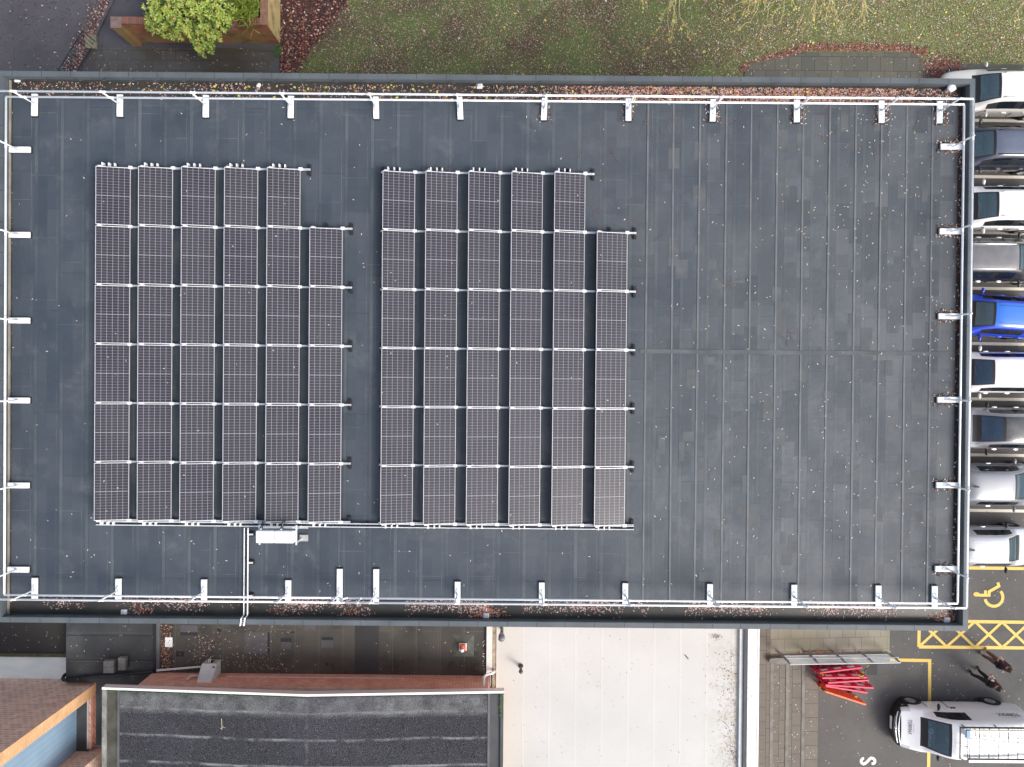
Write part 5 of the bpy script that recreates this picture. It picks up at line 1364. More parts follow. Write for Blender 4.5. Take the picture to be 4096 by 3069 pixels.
# ------------------------------------------------------------------ bare trees reaching in over the lawn
rtree = random.Random(3)
TB = [plain('branch_moss', (.50,.48,.20), .85, var=.25, sc=5), plain('branch_tan', (.46,.34,.24), .85, var=.3, sc=5)]
def tree(label, px, tips, loc_y, hh=7.5):
    base = Vector((px, loc_y, 0))
    o = thing('bare_tree', label, 'tree', tuple(base), 0, 'trees overhanging the lawn')
    tr_ = MB(); tr_.tube([base,base+Vector((.1,.05,hh*.4)),base+Vector((0,-.2,hh*.75)),base+Vector((-.1,-.3,hh))], [.24,.19,.15,.08], 10)
    tr_.build('trunk', plain('tree_bark', (.12,.10,.07), .9, var=.3, sc=6, bump=.6), o, smooth=True)
    m = MB(); lf = MB()
    def br(p, q, r, depth, mi):
        n = 5; pts = [p]
        for k in range(1, n+1):
            w = p.lerp(q, k/n)+Vector((rtree.uniform(-1,1),rtree.uniform(-1,1),rtree.uniform(-.4,.4)))*(q-p).length*.055
            pts.append(w)
        m.mi = mi; m.tube(pts, [max(.007, r*(1-.75*k/n)) for k in range(n+1)], 5, False)
        if depth > 0:
            for k in range(rtree.randint(3,5)):
                i = rtree.randint(1, n); d = (q-p).normalized(); a = rtree.uniform(-1.0,1.0)
                d2 = Vector((d.x*math.cos(a)-d.y*math.sin(a), d.x*math.sin(a)+d.y*math.cos(a), d.z+rtree.uniform(-.5,.15)))
                br(pts[i], pts[i]+d2*(q-p).length*rtree.uniform(.22,.45), r*.42, depth-1, mi if rtree.random() < .7 else 1-mi)
        if depth <= 1:
            for _ in range(2 if depth else 3):
                if rtree.random() < .62:
                    c = pts[rtree.randint(2,n)]; a = rtree.uniform(0,6.28)
                    lf.mi = rtree.choice((0,0,1)); leafblade(lf, c, Vector((math.cos(a),math.sin(a),rtree.uniform(-.9,.1))).normalized(), Vector((0,0,1)), rtree.uniform(.07,.12), rtree.uniform(.04,.07))
    for (sx, sy, zz, dep) in tips:
        t = W(sx, sy, zz); s = base+Vector((rtree.uniform(-.2,.2),-.3,hh*rtree.uniform(.55,.95)))
        knee = Vector((t.x+(s.x-t.x)*.22+rtree.uniform(-.2,.2), t.y+(s.y-t.y)*.32, max(zz+.9, s.z*.62)))
        br(s, knee, .06, 0, 0); br(knee, t, .034, dep, 0 if rtree.random() < .8 else 1)
    for k in range(6):
        a = R(15+30*k); s = base+Vector((0,-.2,hh*rtree.uniform(.5,.95))); br(s, s+Vector((math.cos(a)*2.6,abs(math.sin(a))*2.6+.3,rtree.uniform(1.0,2.6))), .06, 2, 1)
    m.build('branch', TB, o, kind='stuff'); lf.build('foliage', [LV[4], LV[7]], o, kind='stuff')
tree('bare mossy tree whose twisted branch tips hang over the leafy lawn alone', WX(2690,-400,0), [(2690,110,2.4,2),(2660,95,2.6,2),(2720,60,2.6,2),(2570,10,3.0,1),(2780,15,3.0,1),(2615,-20,3.2,2)], 20.2)
tree('yellow-leaved bare tree hanging over the lawn above the mossy slabs', WX(3230,-420,0), [(3000,85,2.6,2),(2990,40,2.8,1),(3085,50,2.8,1),(3180,105,2.4,1),(3235,130,2.3,1),(3245,60,2.6,2),(3300,45,2.8,2),(3380,25,3.0,1),(3130,10,3.2,2),(3440,5,3.0,2),(3470,75,2.4,1),(3040,-20,3.2,2)], 20.5, 8)
tree('bare tree whose few twigs show above the white car', WX(4090,-300,0), [(4075,40,2.6,1),(4090,15,3.0,1)], 19.5)
# ------------------------------------------------------------------ vehicles
M['glass'] = glassy('windscreen_glass', (.60,.76,.82), .50, (.11,.185,.235))
M['glass_navy'] = glassy('navy_windscreen_glass', (.45,.60,.75), .40, (.045,.085,.15))
M['sideglass'] = glassy('side_glass', (.25,.28,.28), .35)
M['privacy'] = glassy('dark_glass', (.08,.08,.08), .15)
M['trim'] = plain('trim_black', (.013,.014,.016), .45, var=.1)
M['tyre'] = plain('tyre_rubber', (.022,.022,.023), .8)
M['rim'] = plain('alloy_rim', (.50,.51,.52), .3, .6, var=.08)
M['chrome'] = plain('chrome_strip', (.75,.76,.78), .12, .9, var=.03)
M['headlight'] = plain('headlight_lens', (.60,.64,.66), .08, .2)
M['tail'] = plain('tail_lens', (.40,.02,.02), .15)
M['seat'] = plain('seat_cloth', (.035,.037,.042), .85)
M['dash'] = plain('dashboard', (.16,.20,.22), .7, var=.25, sc=4)
MATS = ['paint','windscreen','side_window','rear_window','bumper_trim','headlight','tail_light','roof','side_window_rear']
def vehicle(name, label, cat, loc, heading, p, body, roof=None, group='cars parked nose or tail to the building', sideg='sideglass', rearg='privacy'):
    """lofted car; local x runs from nose to tail. heading 0 puts the nose at low x"""
    L, Wd, zr = p['L'], p['W']/2, p['H']
    o = thing(name, label, cat, loc, heading, group)
    cow, wst, bp, cp, rr, rg = p['st']; zh, zb, wr = p['zh'], p['belt'], p['wr']
    van = p.get('van', False)
    def hood(x, z, w, zlow=.22, dz=.05):
        return (x, [(w*.86,zlow),(w*.97,zlow+.10),(w,min(.60,z-.14)),(w*.965,z-.09),(w*.90,z-.035),(w*.80,z-.008),(w*.66,z+.012),(w*.36,z+.028),(0,z+.034)])
    def cab(x, z, w, r_, b, zlow=.20):
        return (x, [(w*.88,zlow),(w*.97,zlow+.10),(w,.58),(w*.975,b-.03),(w*.93,b+.02),(r_,z-.075),(r_-.075,z-.012),(r_*.5,z+.016),(0,z+.022)])
    def screen(x, k):
        a, b = hood(cow, zh, Wd)[1], cab(wst, zr-.03, Wd, wr, zb)[1]
        pts = [(a[j][0]*(1-k)+b[j][0]*k, a[j][1]*(1-k)+b[j][1]*k) for j in range(9)]
        pts[6] = (pts[6][0]+.01, pts[6][1]+.02); pts[7] = (pts[7][0], pts[7][1]+.04); pts[8] = (0, pts[8][1]+.045)
        return (x, pts)
    nz = p.get('nose', .70)
    nx = p.get('nx', (0,.10,.42))
    S = [hood(nx[0], nz-.12, Wd*.74, .30), hood(nx[1], nz-.02, Wd*.90, .24), hood(nx[2], nz+.09, Wd*.985), hood(cow-.06, zh-.012, Wd), hood(cow, zh, Wd),
         screen((cow+wst)/2-.03, .52), cab(wst, zr-.03, Wd, wr, zb), cab((wst+bp)/2, zr, Wd, wr, zb), cab(bp, zr+.005, Wd, wr, zb), cab(bp+.09, zr+.005, Wd, wr, zb),
         cab(cp, zr-.005, Wd, wr, zb), cab(rr, zr-.04, Wd*.985, wr-.02, zb+.02)]
    rz = p['rz']
    a = hood(rg, rz, Wd*.955, .26)[1]; S.append((rg, a))
    S.append(hood(L-.05, min(rz-.06, .86), Wd*.95, .28)); S.append(hood(L, .60, Wd*.86, .32))
    n = len(S); verts = []
    for x, pts in S:
        verts += [(x-L/2, y, z) for y, z in pts]+[(x-L/2, -y, z) for y, z in reversed(pts[:-1])]
    K = 17; faces = []; mi = []
    for i in range(n-1):
        for j in range(K-1):
            jj = j if j < 8 else 15-j
            faces.append((i*K+j, i*K+j+1, (i+1)*K+j+1, (i+1)*K+j))
            m = 0
            if jj == 0: m = 4
            if i in (0,) and jj in (1,2,3,4,5,6,7): m = 4 if p.get('dark_nose') else 0
            if i in (1,) and jj in (1,2) and p.get('dark_nose'): m = 4
            if i in (4,5) and jj in (6,7): m = 1
            if i == 3 and jj in (6,7): m = 4
            if jj == 4 and i in (6,7): m = 2
            if jj == 4 and i == 8: m = 4
            if jj == 4 and i == 5: m = 4
            if jj == 4 and i == 9 and not van: m = 8
            if jj == 4 and i == 10 and p.get('quarter'): m = 8
            if i == 11 and jj in (6,7) : m = 3 if not van else 0
            if i == 1 and jj in (3,4): m = 5
            if i == 12 and jj in (3,): m = 6
            if m == 0 and i in (6,7,8,9,10) and jj in (6,7): m = 7
            mi.append(m)
    for i in (0, n-1):
        for j in range(8):
            f = (i*K+j, i*K+K-1-j, i*K+K-2-j, i*K+j+1) if j < 7 else (i*K+7, i*K+9, i*K+8)
            faces.append(f if i == 0 else f[::-1]); mi.append(4 if (p.get('dark_nose') and i == 0 and j < 3) else 0)
    v, f, fm = subsurf(verts, faces, mi, 2)
    # black ceramic border round the screens: outer ring of their quads
    def ring(tgt):
        cnt = {}
        for k, ff in enumerate(f):
            for q in ff: cnt.setdefault(q, set()).add(fm[k])
        return [k for k, ff in enumerate(f) if fm[k] == tgt and any(len(cnt[q]) > 1 for q in ff)]
    for tgt in (1, 3):
        for k in ring(tgt): fm[k] = 4 if tgt == 1 or not van else fm[k]
    def piece(nm, sel, mat, parent):
        ids = {}; vs = []; fs = []
        for ff in sel:
            t = []
            for q in ff:
                if q not in ids: ids[q] = len(vs); vs.append(v[q])
                t.append(ids[q])
            fs.append(tuple(t))
        if not fs: return None
        m = MB(); m.add(vs, fs); return m.build(nm, mat, parent, smooth=True, origin=None) if False else _raw(nm, vs, fs, mat, parent)
    def _raw(nm, vs, fs, mat, parent):
        me = bpy.data.meshes.new(nm); me.from_pydata(vs, [], fs); me.materials.append(mat)
        me.polygons.foreach_set('use_smooth', [True]*len(fs)); q = bpy.data.objects.new(nm, me); COL.objects.link(q); q.parent = parent; LOC[q.name] = Vector((0,0,0)); return q
    def sel(mm, side=0):
        out = []
        for k, ff in enumerate(f):
            if fm[k] == mm:
                cy = sum(v[q][1] for q in ff)/len(ff)
                if side == 0 or cy*side > 0: out.append(ff)
        return out
    bd = piece('body', sel(0), body, o)
    piece('roof_panel', sel(7), roof or body, o); piece('trim', sel(4), M['trim'], o)
    piece('windscreen', sel(1), p.get('glass', M['glass']), o)
    piece('rear_window', sel(3), M[rearg], o)
    for s in (1,-1):
        piece('side_window', sel(2,s), M[sideg], o); piece('side_window', sel(8,s), M['privacy'] if rearg == 'privacy' else M[sideg], o)
        piece('headlight', sel(5,s), M['headlight'], o); piece('tail_light', sel(6,s), M['tail'], o)
    def lp(name, mb, mat, parent=o, smooth=False):      # mesh already in local coordinates
        q = _raw(name, mb.v, mb.f, mat, parent)
        if not smooth: q.data.polygons.foreach_set('use_smooth', [False]*len(mb.f))
        return q
    wr_ = p.get('wheel', .32)
    for x in (p.get('fo', .86), L-p.get('ro', .80)):
        for s in (1,-1):
            m = MB(); y = s*(Wd-.10); c = (x-L/2, y, wr_)
            m.lathe([(wr_*.62,-.10),(wr_*.9,-.115),(wr_,-.08),(wr_,.08),(wr_*.9,.115),(wr_*.62,.10)], c, 'Y', 24)
            w_ = lp('wheel', m, M['tyre'], o, True)
            m = MB(); yy = s*.085
            m.lathe([(.001,yy),(wr_*.18,yy+s*.02),(wr_*.22,yy),(wr_*.60,yy-s*.03),(wr_*.66,yy+s*.02)], c, 'Y', 24)
            for k in range(7):
                a = 2*math.pi*k/7; d = Vector((math.cos(a),0,math.sin(a)))
                m.xbox(Vector(c)+d*wr_*.38+Vector((0,s*.10,0)), d*wr_*.24, Vector((-d.z,0,d.x))*.022, (0,.008,0))
            lp('rim', m, M['rim'], w_)
            m = MB(); m.lathe([(wr_+.045,s*.09),(wr_+.06,s*.104),(wr_+.005,s*.106),(wr_+.0,s*.07)], c, 'Y', 28); lp('wheel_arch', m, M['trim'] if p.get('dark_arch') else M['dark'], o, True)
    mx = p['mx']
    for s in (1,-1):
        m = MB(); m.sphere((mx-L/2, s*(Wd+.115), zb+.04), .11, 14, (.55,1.15,.62)); q = lp('mirror', m, M['trim'] if p.get('dark_mirror') else body, o, True)
        m = MB(); m.xbox((mx-L/2-.0, s*(Wd+.01), zb+.02), (.03,0,0), (0,.06,0), (0,0,.02)); lp('mirror_arm', m, M['trim'], q)
        for hx in p.get('handles', (2.35, 3.2)):
            m = MB(); m.bbox(hx-L/2-.11, s*(Wd*.985)-.012, zb-.145, hx-L/2+.11, s*(Wd*.985)+.035*1, zb-.10, .012, 2) if s > 0 else m.bbox(hx-L/2-.11, s*(Wd*.985)-.035, zb-.145, hx-L/2+.11, s*(Wd*.985)+.012, zb-.10, .012, 2)
            lp('door_handle', m, p.get('hmat', body), o, True)
    # seams between doors
    if not van:
        m = MB()
        for s in (1,-1):
            for hx in (wst-.28, bp+.05, cp-.05): m.xbox((hx-L/2, s*(Wd*.995), .58), (.006,0,0), (0,.006,0), (0,0,.26))
        lp('door_gap', m, M['dark'], o)
    # roof furniture
    if p.get('rails'):
        for s in (1,-1):
            m = MB(); y = s*(wr-.10); x0, x1 = wst+.15-L/2, rr-.25-L/2
            m.tube([(x0-.06,y,zr-.02),(x0+.03,y,zr+.035),((x0+x1)/2,y,zr+.055),(x1-.03,y,zr+.03),(x1+.06,y,zr-.03)], .022, 8); lp('roof_rail', m, p.get('railmat', M['chrome']), o, True)
    if p.get('antenna'):
        m = MB(); m.xbox((rr-.22-L/2, 0, zr+.05), (.10,0,.0), (0,.02,0), (.05,0,.045)); lp('antenna', m, M['trim'], o)
    if p.get('roof_lines'):
        m = MB()
        for y in (-.36,.36): m.tube([(wst+.15-L/2,y,zr-.002),((wst+rr)/2-L/2,y,zr+.012),(rr-.3-L/2,y,zr-.0)], .010, 4)
        lp('roof_groove', m, M['trim'] if p['roof_lines'] == 2 else p.get('gmat', body), o)
    # wipers and cabin
    m = MB()
    for y0_, y1_ in ((.10,-.45),(.55,.05)): m.tube([(cow+.10-L/2,y0_,zh+.075),(cow+.22-L/2,y1_,zh+.15)], .010, 4)
    lp('wiper', m, M['trim'], o)
    m = MB(); m.bbox(cow+.02-L/2, -Wd*.82, zh-.35, cow+.55-L/2, Wd*.82, zh-.03, .06, 2); d_ = lp('dashboard', m, p.get('dash', M['dash']), o, True)
    m = MB(); m.box(cow-.2-L/2, -Wd*.86, .25, L/2-.35, Wd*.86, .32); lp('floor_pan', m, M['dark'], o)
    rows = (wst+.35, wst+1.25) if not van else (wst+.30,)
    for x in rows:
        for y in (-.36,.36):
            m = MB(); m.bbox(x-.3-L/2, y-.23, .35, x+.22-L/2, y+.23, zh-.38, .05, 2); m.bbox(x+.12-L/2, y-.22, .5, x+.28-L/2, y+.22, zr-.50, .06, 2); m.bbox(x+.16-L/2, y-.13, zr-.5, x+.27-L/2, y+.13, zr-.28, .04, 2)
            lp('seat', m, M['seat'], o, True)
    m = MB(); th = [2*math.pi*k/18 for k in range(19)]
    m.tube([(cow+.62-L/2+.05*math.sin(a), p.get('drv', -.36)+.18*math.cos(a), zh-.06+.17*math.sin(a)) for a in th], .016, 6); lp('steering_wheel', m, M['black'], o, True)
    m = MB(); m.bbox((cow+wst)/2+.20-L/2, -.11, zr-.22, (cow+wst)/2+.26-L/2, .11, zr-.15, .015, 1); lp('rear_view_mirror', m, M['black'], o)
    return o, lp
def estate(**k):
    d = dict(L=4.65,W=1.80,H=1.47,st=(1.22,1.98,2.75,3.6,4.35,4.58),zh=.98,belt=.95,wr=.60,rz=1.02,mx=1.62,nose=.74,quarter=True); d.update(k); return d
def hatch(**k):
    d = dict(L=4.05,W=1.74,H=1.48,st=(1.05,1.78,2.48,3.1,3.62,3.95),zh=.99,belt=.96,wr=.57,rz=1.04,mx=1.45,nose=.74); d.update(k); return d
silver = paint('silver_paint', (.62,.62,.60), .8, .3, .35); white = paint('white_paint', (.88,.89,.90), .9, .3, 0, .05)
blueblk = paint('blue_black_paint', (.035,.042,.065), 1, .28, .3); roofgrey = paint('dusty_navy_roof', (.10,.122,.185), 1, .3, .25, .2)
blackp = paint('black_paint', (.02,.021,.023), 1, .25, 0, .1); glassroof = paint('grey_brown_roof', (.15,.15,.158), 1, .22, .2, .35)
bluep = paint('bright_blue_paint', (.012,.06,.62), 1, .25, .15, .0); bluer = paint('bright_blue_roof', (.02,.17,.72), 1, .28, .1, .05)
greyp = paint('grey_silver_paint', (.30,.30,.33), .9, .3, .45); greyroof = paint('graphite_roof', (.045,.048,.056), 1, .3, .3, .25)
silverb = paint('cool_silver_paint', (.27,.285,.315), .8, .3, .35)
champ = paint('champagne_paint', (.66,.65,.61), .8, .3, .15)
def park(label, px, py, p, body, rev=False, yaw=0.0, **kw):
    z = 1.0; mpt = W(px, py, z)
    L = p['L']
    x = mpt.x-(p['mx']-L/2) if not rev else mpt.x+(p['mx']-L/2)
    return vehicle('parked_car', label, 'car', (x, mpt.y, 0), R(yaw)+(math.pi if rev else 0), p, body, **kw)
park('silver-white estate car nearest the lawn, its nose past the roof corner', 3945, 357, estate(rails=True,railmat=silver,handles=(2.45,3.35),W=1.82), champ, roof=white)
park('dark blue-black estate car with a dusty navy roof and black roof bars', 3922, 583, estate(rails=True,railmat=M['trim'],H=1.50,handles=(2.45,3.4),dark_mirror=False), blueblk, roof=roofgrey)
park('plain white car between the navy-roofed car and the reversed dark car', 3935, 826, estate(L=4.4,rails=True,railmat=white,handles=(2.4,3.3)), white)
park('black car parked tail-in with grey-brown roof and chrome window line', 4072, 1038, estate(L=4.5,H=1.62,rails=True,antenna=True,W=1.84,zh=1.06,belt=1.02,hmat=M['chrome']), blackp, rev=True, roof=glassroof)
park('bright blue small hatchback parked slightly askew', 3925, 1261, hatch(roof_lines=2,dash=plain('pale_dash', (.15,.16,.13), .7)), bluep, yaw=-3.2, roof=bluer)
park('white saloon with chrome-edged door handles below the blue hatchback', 3920, 1489, estate(L=4.5,W=1.74,H=1.45,handles=(1.95,2.85),hmat=M['chrome'],glass=M['glass_navy']), paint('white_paint_two', (.80,.81,.84), .9, .3, .05, .04), sideg='sideglass')
park('grey-silver car with dark graphite roof and black mirrors', 3948, 1714, estate(L=4.3,W=1.76,H=1.5,st=(1.18,2.12,2.8,3.5,4.0,4.22),dark_mirror=True,mx=1.60,handles=(2.0,2.9),hmat=M['chrome'],glass=M['glass_navy']), greyp, roof=greyroof)
park('mid-silver hatchback parked tail-in with a short black roof aerial', 4058, 1942, hatch(L=4.2,H=1.55,antenna=True,W=1.78,zh=1.05,wr=.60,handles=(2.45,3.3),hmat=M['chrome'],dark_mirror=False), silverb, rev=True)
park('small silver-white hatchback parked tail-in beside the yellow line', 4025, 2191, hatch(L=3.75,W=1.66,H=1.50,st=(1.0,1.62,2.25,2.85,3.40,3.62),antenna=True,roof_lines=1,mx=1.42,dark_mirror=True,handles=(2.3,),hmat=M['chrome']), paint('light_silver_paint', (.50,.52,.56), .9, .3, .2), rev=True)

# ---- the white van with roof rack
vL = 5.3
vp_ = dict(L=vL,W=1.90,H=1.94,st=(1.02,1.76,2.45,3.2,5.02,5.22),zh=1.12,belt=1.12,wr=.79,rz=1.55,mx=1.62,nose=.80,van=True,nx=(.10,.25,.60),fo=.90,ro=1.02,wheel=.34,dark_nose=True,dark_mirror=True,handles=(2.30,),hmat=M['trim'],dark_arch=True,drv=.36)
vx = WX(3562,2925,.5); vy = (WY(3780,2803,.35)+0)-.95
van, lp = vehicle('van', 'white panel van with black bumper, ladder rack and lettering', 'van', (vx+vL/2, vy, 0), 0.0, vp_, white, group='')
if 'group' in van: del van['group']
h = -vL/2
m = MB()
for k in range(2): m.tube([(h+.085+.06*(1-k)+.20*abs(y)**2.2,y,.86-.12*k) for y in (-.66,-.5,-.3,-.15,0,.15,.3,.5,.66)], .020, 6)
lp('grille_strip', m, M['chrome'])
bp_ = lambda y: h+.0+.34*abs(y/.93)**2.6
ys_ = [-.93+1.86*k/24 for k in range(25)]
m = MB()
def bpoly(z0, z1, off, dep):
    fr_ = [(bp_(y)+off, y) for y in ys_]; bk_ = [(bp_(y)+dep, y) for y in reversed(ys_)]; m.prism(fr_+bk_, z0, z1)
bpoly(.24,.40,.05,.34); bpoly(.40,.60,.0,.34); bpoly(.60,.66,.04,.34); lp('bumper', m, M['trim'])
m = MB(); m.bbox(h-.02,-.17,.46,h+.01,.37,.585,.004); m2 = m; lp('number_plate', m, M['white'])
em = MB(); cz = .84; th = [2*math.pi*k/24 for k in range(25)]; ec = Vector((h+.07,0,cz-.01)); ez = Vector((.45,0,.9)).normalized(); ey = Vector((0,1,0))
em.tube([ec+ey*.085*math.cos(a)+ez*.085*math.sin(a) for a in th], .010, 6)
P_ = lambda u, v: ec+ey*u*.085+ez*v*.085
em.tube([P_(-.35,.9),P_(0,.12),P_(.35,.9)], .008, 5); em.tube([P_(-.85,.35),P_(-.42,-.8),P_(0,.05),P_(.42,-.8),P_(.85,.35)], .008, 5)
lp('emblem', em, M['chrome'])
m = MB(); m.tube([(h+.10,-.55,1.0),(h+.3,-.6,1.06)], .004, 4)
# rack
ry_ = .66; rx0_, rx1_ = 1.93, 5.05; zk = 2.06
m = MB()
m.tube([(h+rx0_,ry_,zk),(h+rx1_,ry_,zk)], .022, 8); m.tube([(h+rx0_,ry_,zk+.08),(h+rx1_,ry_,zk+.08)], .014, 6)
m.bbox(h+rx0_+.33,-ry_-.05,zk-.03,h+rx1_,-ry_+.07,zk+.06,.02)
lp('side_rail', m, M['trim']) 
m = MB(); m.bbox(h+rx0_+.33,-ry_-.07,zk+.0,h+rx1_,-ry_+.05,zk+.075,.02); lp('roller_cover', m, M['white'])
for k in range(9):
    m = MB(); x = h+rx0_+.02+k*.385
    m.tube([(x,-ry_+.05,zk),(x,ry_,zk)], .016 if k else .026, 6); lp('cross_bar', m, M['trim'])
m = MB()
m.tube([(h+rx0_+.02,-.1,zk),(h+rx0_+.33,-.1,zk)], .014, 6); m.tube([(h+rx0_+.33,-ry_,zk),(h+rx0_+.33,ry_,zk)], .016, 6); lp('rack_brace', m, M['trim'])
for x in (2.1,3.4,4.8):
    for s in (-1,1): m = MB(); m.tube([(h+x,s*ry_,zk),(h+x,s*(ry_+.03),1.90)], .02, 6); lp('rack_foot', m, M['trim'])
ld = thing('ladder', 'cream fibreglass ladder lying on the van roof rack', 'ladder', (vx+vL/2, vy, 0))
fib = plain('cream_fibreglass', (.72,.66,.50), .5); zq = zk+.06
L0, L1 = vx+2.25, vx+4.85
for (ya_, yb2, nm) in ((.56,.56,'stile'),(.24,.02,'stile')):
    m = MB(); m.xbox(((L0+L1)/2, vy+(ya_+yb2)/2, zq), ((L1-L0)/2,(yb2-ya_)/2,0), (0,.018,0), (0,0,.035)); m.build(nm, fib, ld)
for k in range(8):
    x = L0+.15+k*(L1-L0-.25)/7; t_ = (x-L0)/(L1-L0)
    m = MB(); m.xbox((x, vy+(.56+.24+(.02-.24)*t_)/2, zq+.01), (.024,0,0), (0,(.56-.24-(.02-.24)*t_)/2,0), (0,0,.016)); m.build('rung', M['white'], ld)
m = MB(); m.bbox(L0-.12,vy+.26,zq-.04,L0+.04,vy+.58,zq+.05,.015); m.build('end_cap', plain('blue_cap', (.16,.30,.48), .5), ld)
def lettering(txt, size, M4, name, mat, parent):
    cu = bpy.data.curves.new('t', 'FONT'); cu.body = txt; cu.size = size; cu.align_x = 'CENTER'; cu.extrude = .002; cu.space_character = 1.05; cu.shear = 0
    t = bpy.data.objects.new('t', cu); COL.objects.link(t); dg = bpy.context.evaluated_depsgraph_get()
    me = bpy.data.meshes.new_from_object(t.evaluated_get(dg)); bpy.data.objects.remove(t)
    me.materials.clear(); me.materials.append(mat); me.name = name
    q = bpy.data.objects.new(name, me); COL.objects.link(q); q.parent = parent; q.matrix_local = M4; return q
ink = plain('grey_lettering', (.09,.095,.10), .5); redk = plain('red_dots', (.55,.10,.08), .5)
def frame4(o_, xa, ya): za = xa.cross(ya).normalized(); return Matrix(((xa.x,ya.x,za.x,o_.x),(xa.y,ya.y,za.y,o_.y),(xa.z,ya.z,za.z,o_.z),(0,0,0,1)))
# find the body surface under the lettering by ray
def drop(objs, p, d):
    best = None
    for q in objs:
        hit, loc, nr, _ = q.ray_cast(p, d)
        if hit and (best is None or (loc-p).length < (best[0]-p).length): best = (loc, nr)
    return best
bodies = [c for c in van.children if c.name.split('.')[0] in ('body','roof_panel')]
bpy.context.view_layer.update()
def ontop(txt, size, cx_, cy_, xa, d, nm, mat):
    b = drop(bodies, Vector((cx_,cy_,0))-d*3 if d.z else Vector((cx_, 4, cy_)), d)
    return b
b = drop(bodies, Vector((h+.52,.10,3)), Vector((0,0,-1)))
if b:
    n = b[1] if b[1].z > 0 else -b[1]; xa = Vector((0,-1,0)); ya = n.cross(xa).normalized()
    lettering('TORMAX', .20, frame4(b[0]+n*.02, xa, ya) @ Matrix.Diagonal((.72,1,1,1)), 'lettering', ink, van)
    b2_ = drop(bodies, Vector((h+.70,.06,3)), Vector((0,0,-1))); m = MB()
    if b2_:
        for k in range(5): m.sphere((b2_[0].x,.02+(k-2)*.075+.05,b2_[0].z+.01), .014, 8)
        lp('lettering_dots', m, redk)
b = drop(bodies, Vector((h+4.35,4,1.30)), Vector((0,-1,0)))
if b:
    n = b[1] if b[1].y > 0 else -b[1]; xa = Vector((-1,0,0)); ya = n.cross(xa).normalized()
    lettering('TORMAX', .29, frame4(b[0]+n*.012-ya*.03, xa, ya) @ Matrix.Diagonal((.72,1,1,1)), 'lettering', ink, van)
    m = MB()
    for k in range(5): q = b[0]+ya*.26+xa*((k-2)*.10); m.sphere(q+n*.01, .014, 8)
    lp('lettering_dots', m, redk)
m = MB(); m.xbox((h+2.15,.955,.62),(.008,0,0),(0,.006,0),(0,0,.35)); m.xbox((h+1.28,.955,.62),(.008,0,0),(0,.006,0),(0,0,.30)); lp('door_gap', m, M['dark'])
m = MB(); m.bbox(h+1.10,-.62,1.08,h+1.35,-.15,1.115,.01); lp('paper_sheet', m, M['white'])
m = MB(); m.lathe([(.14,0),(.13,.02),(.001,.03)], (h+1.33,.02,1.12), n=16); lp('hard_hat', m, M['white'], smooth=True)

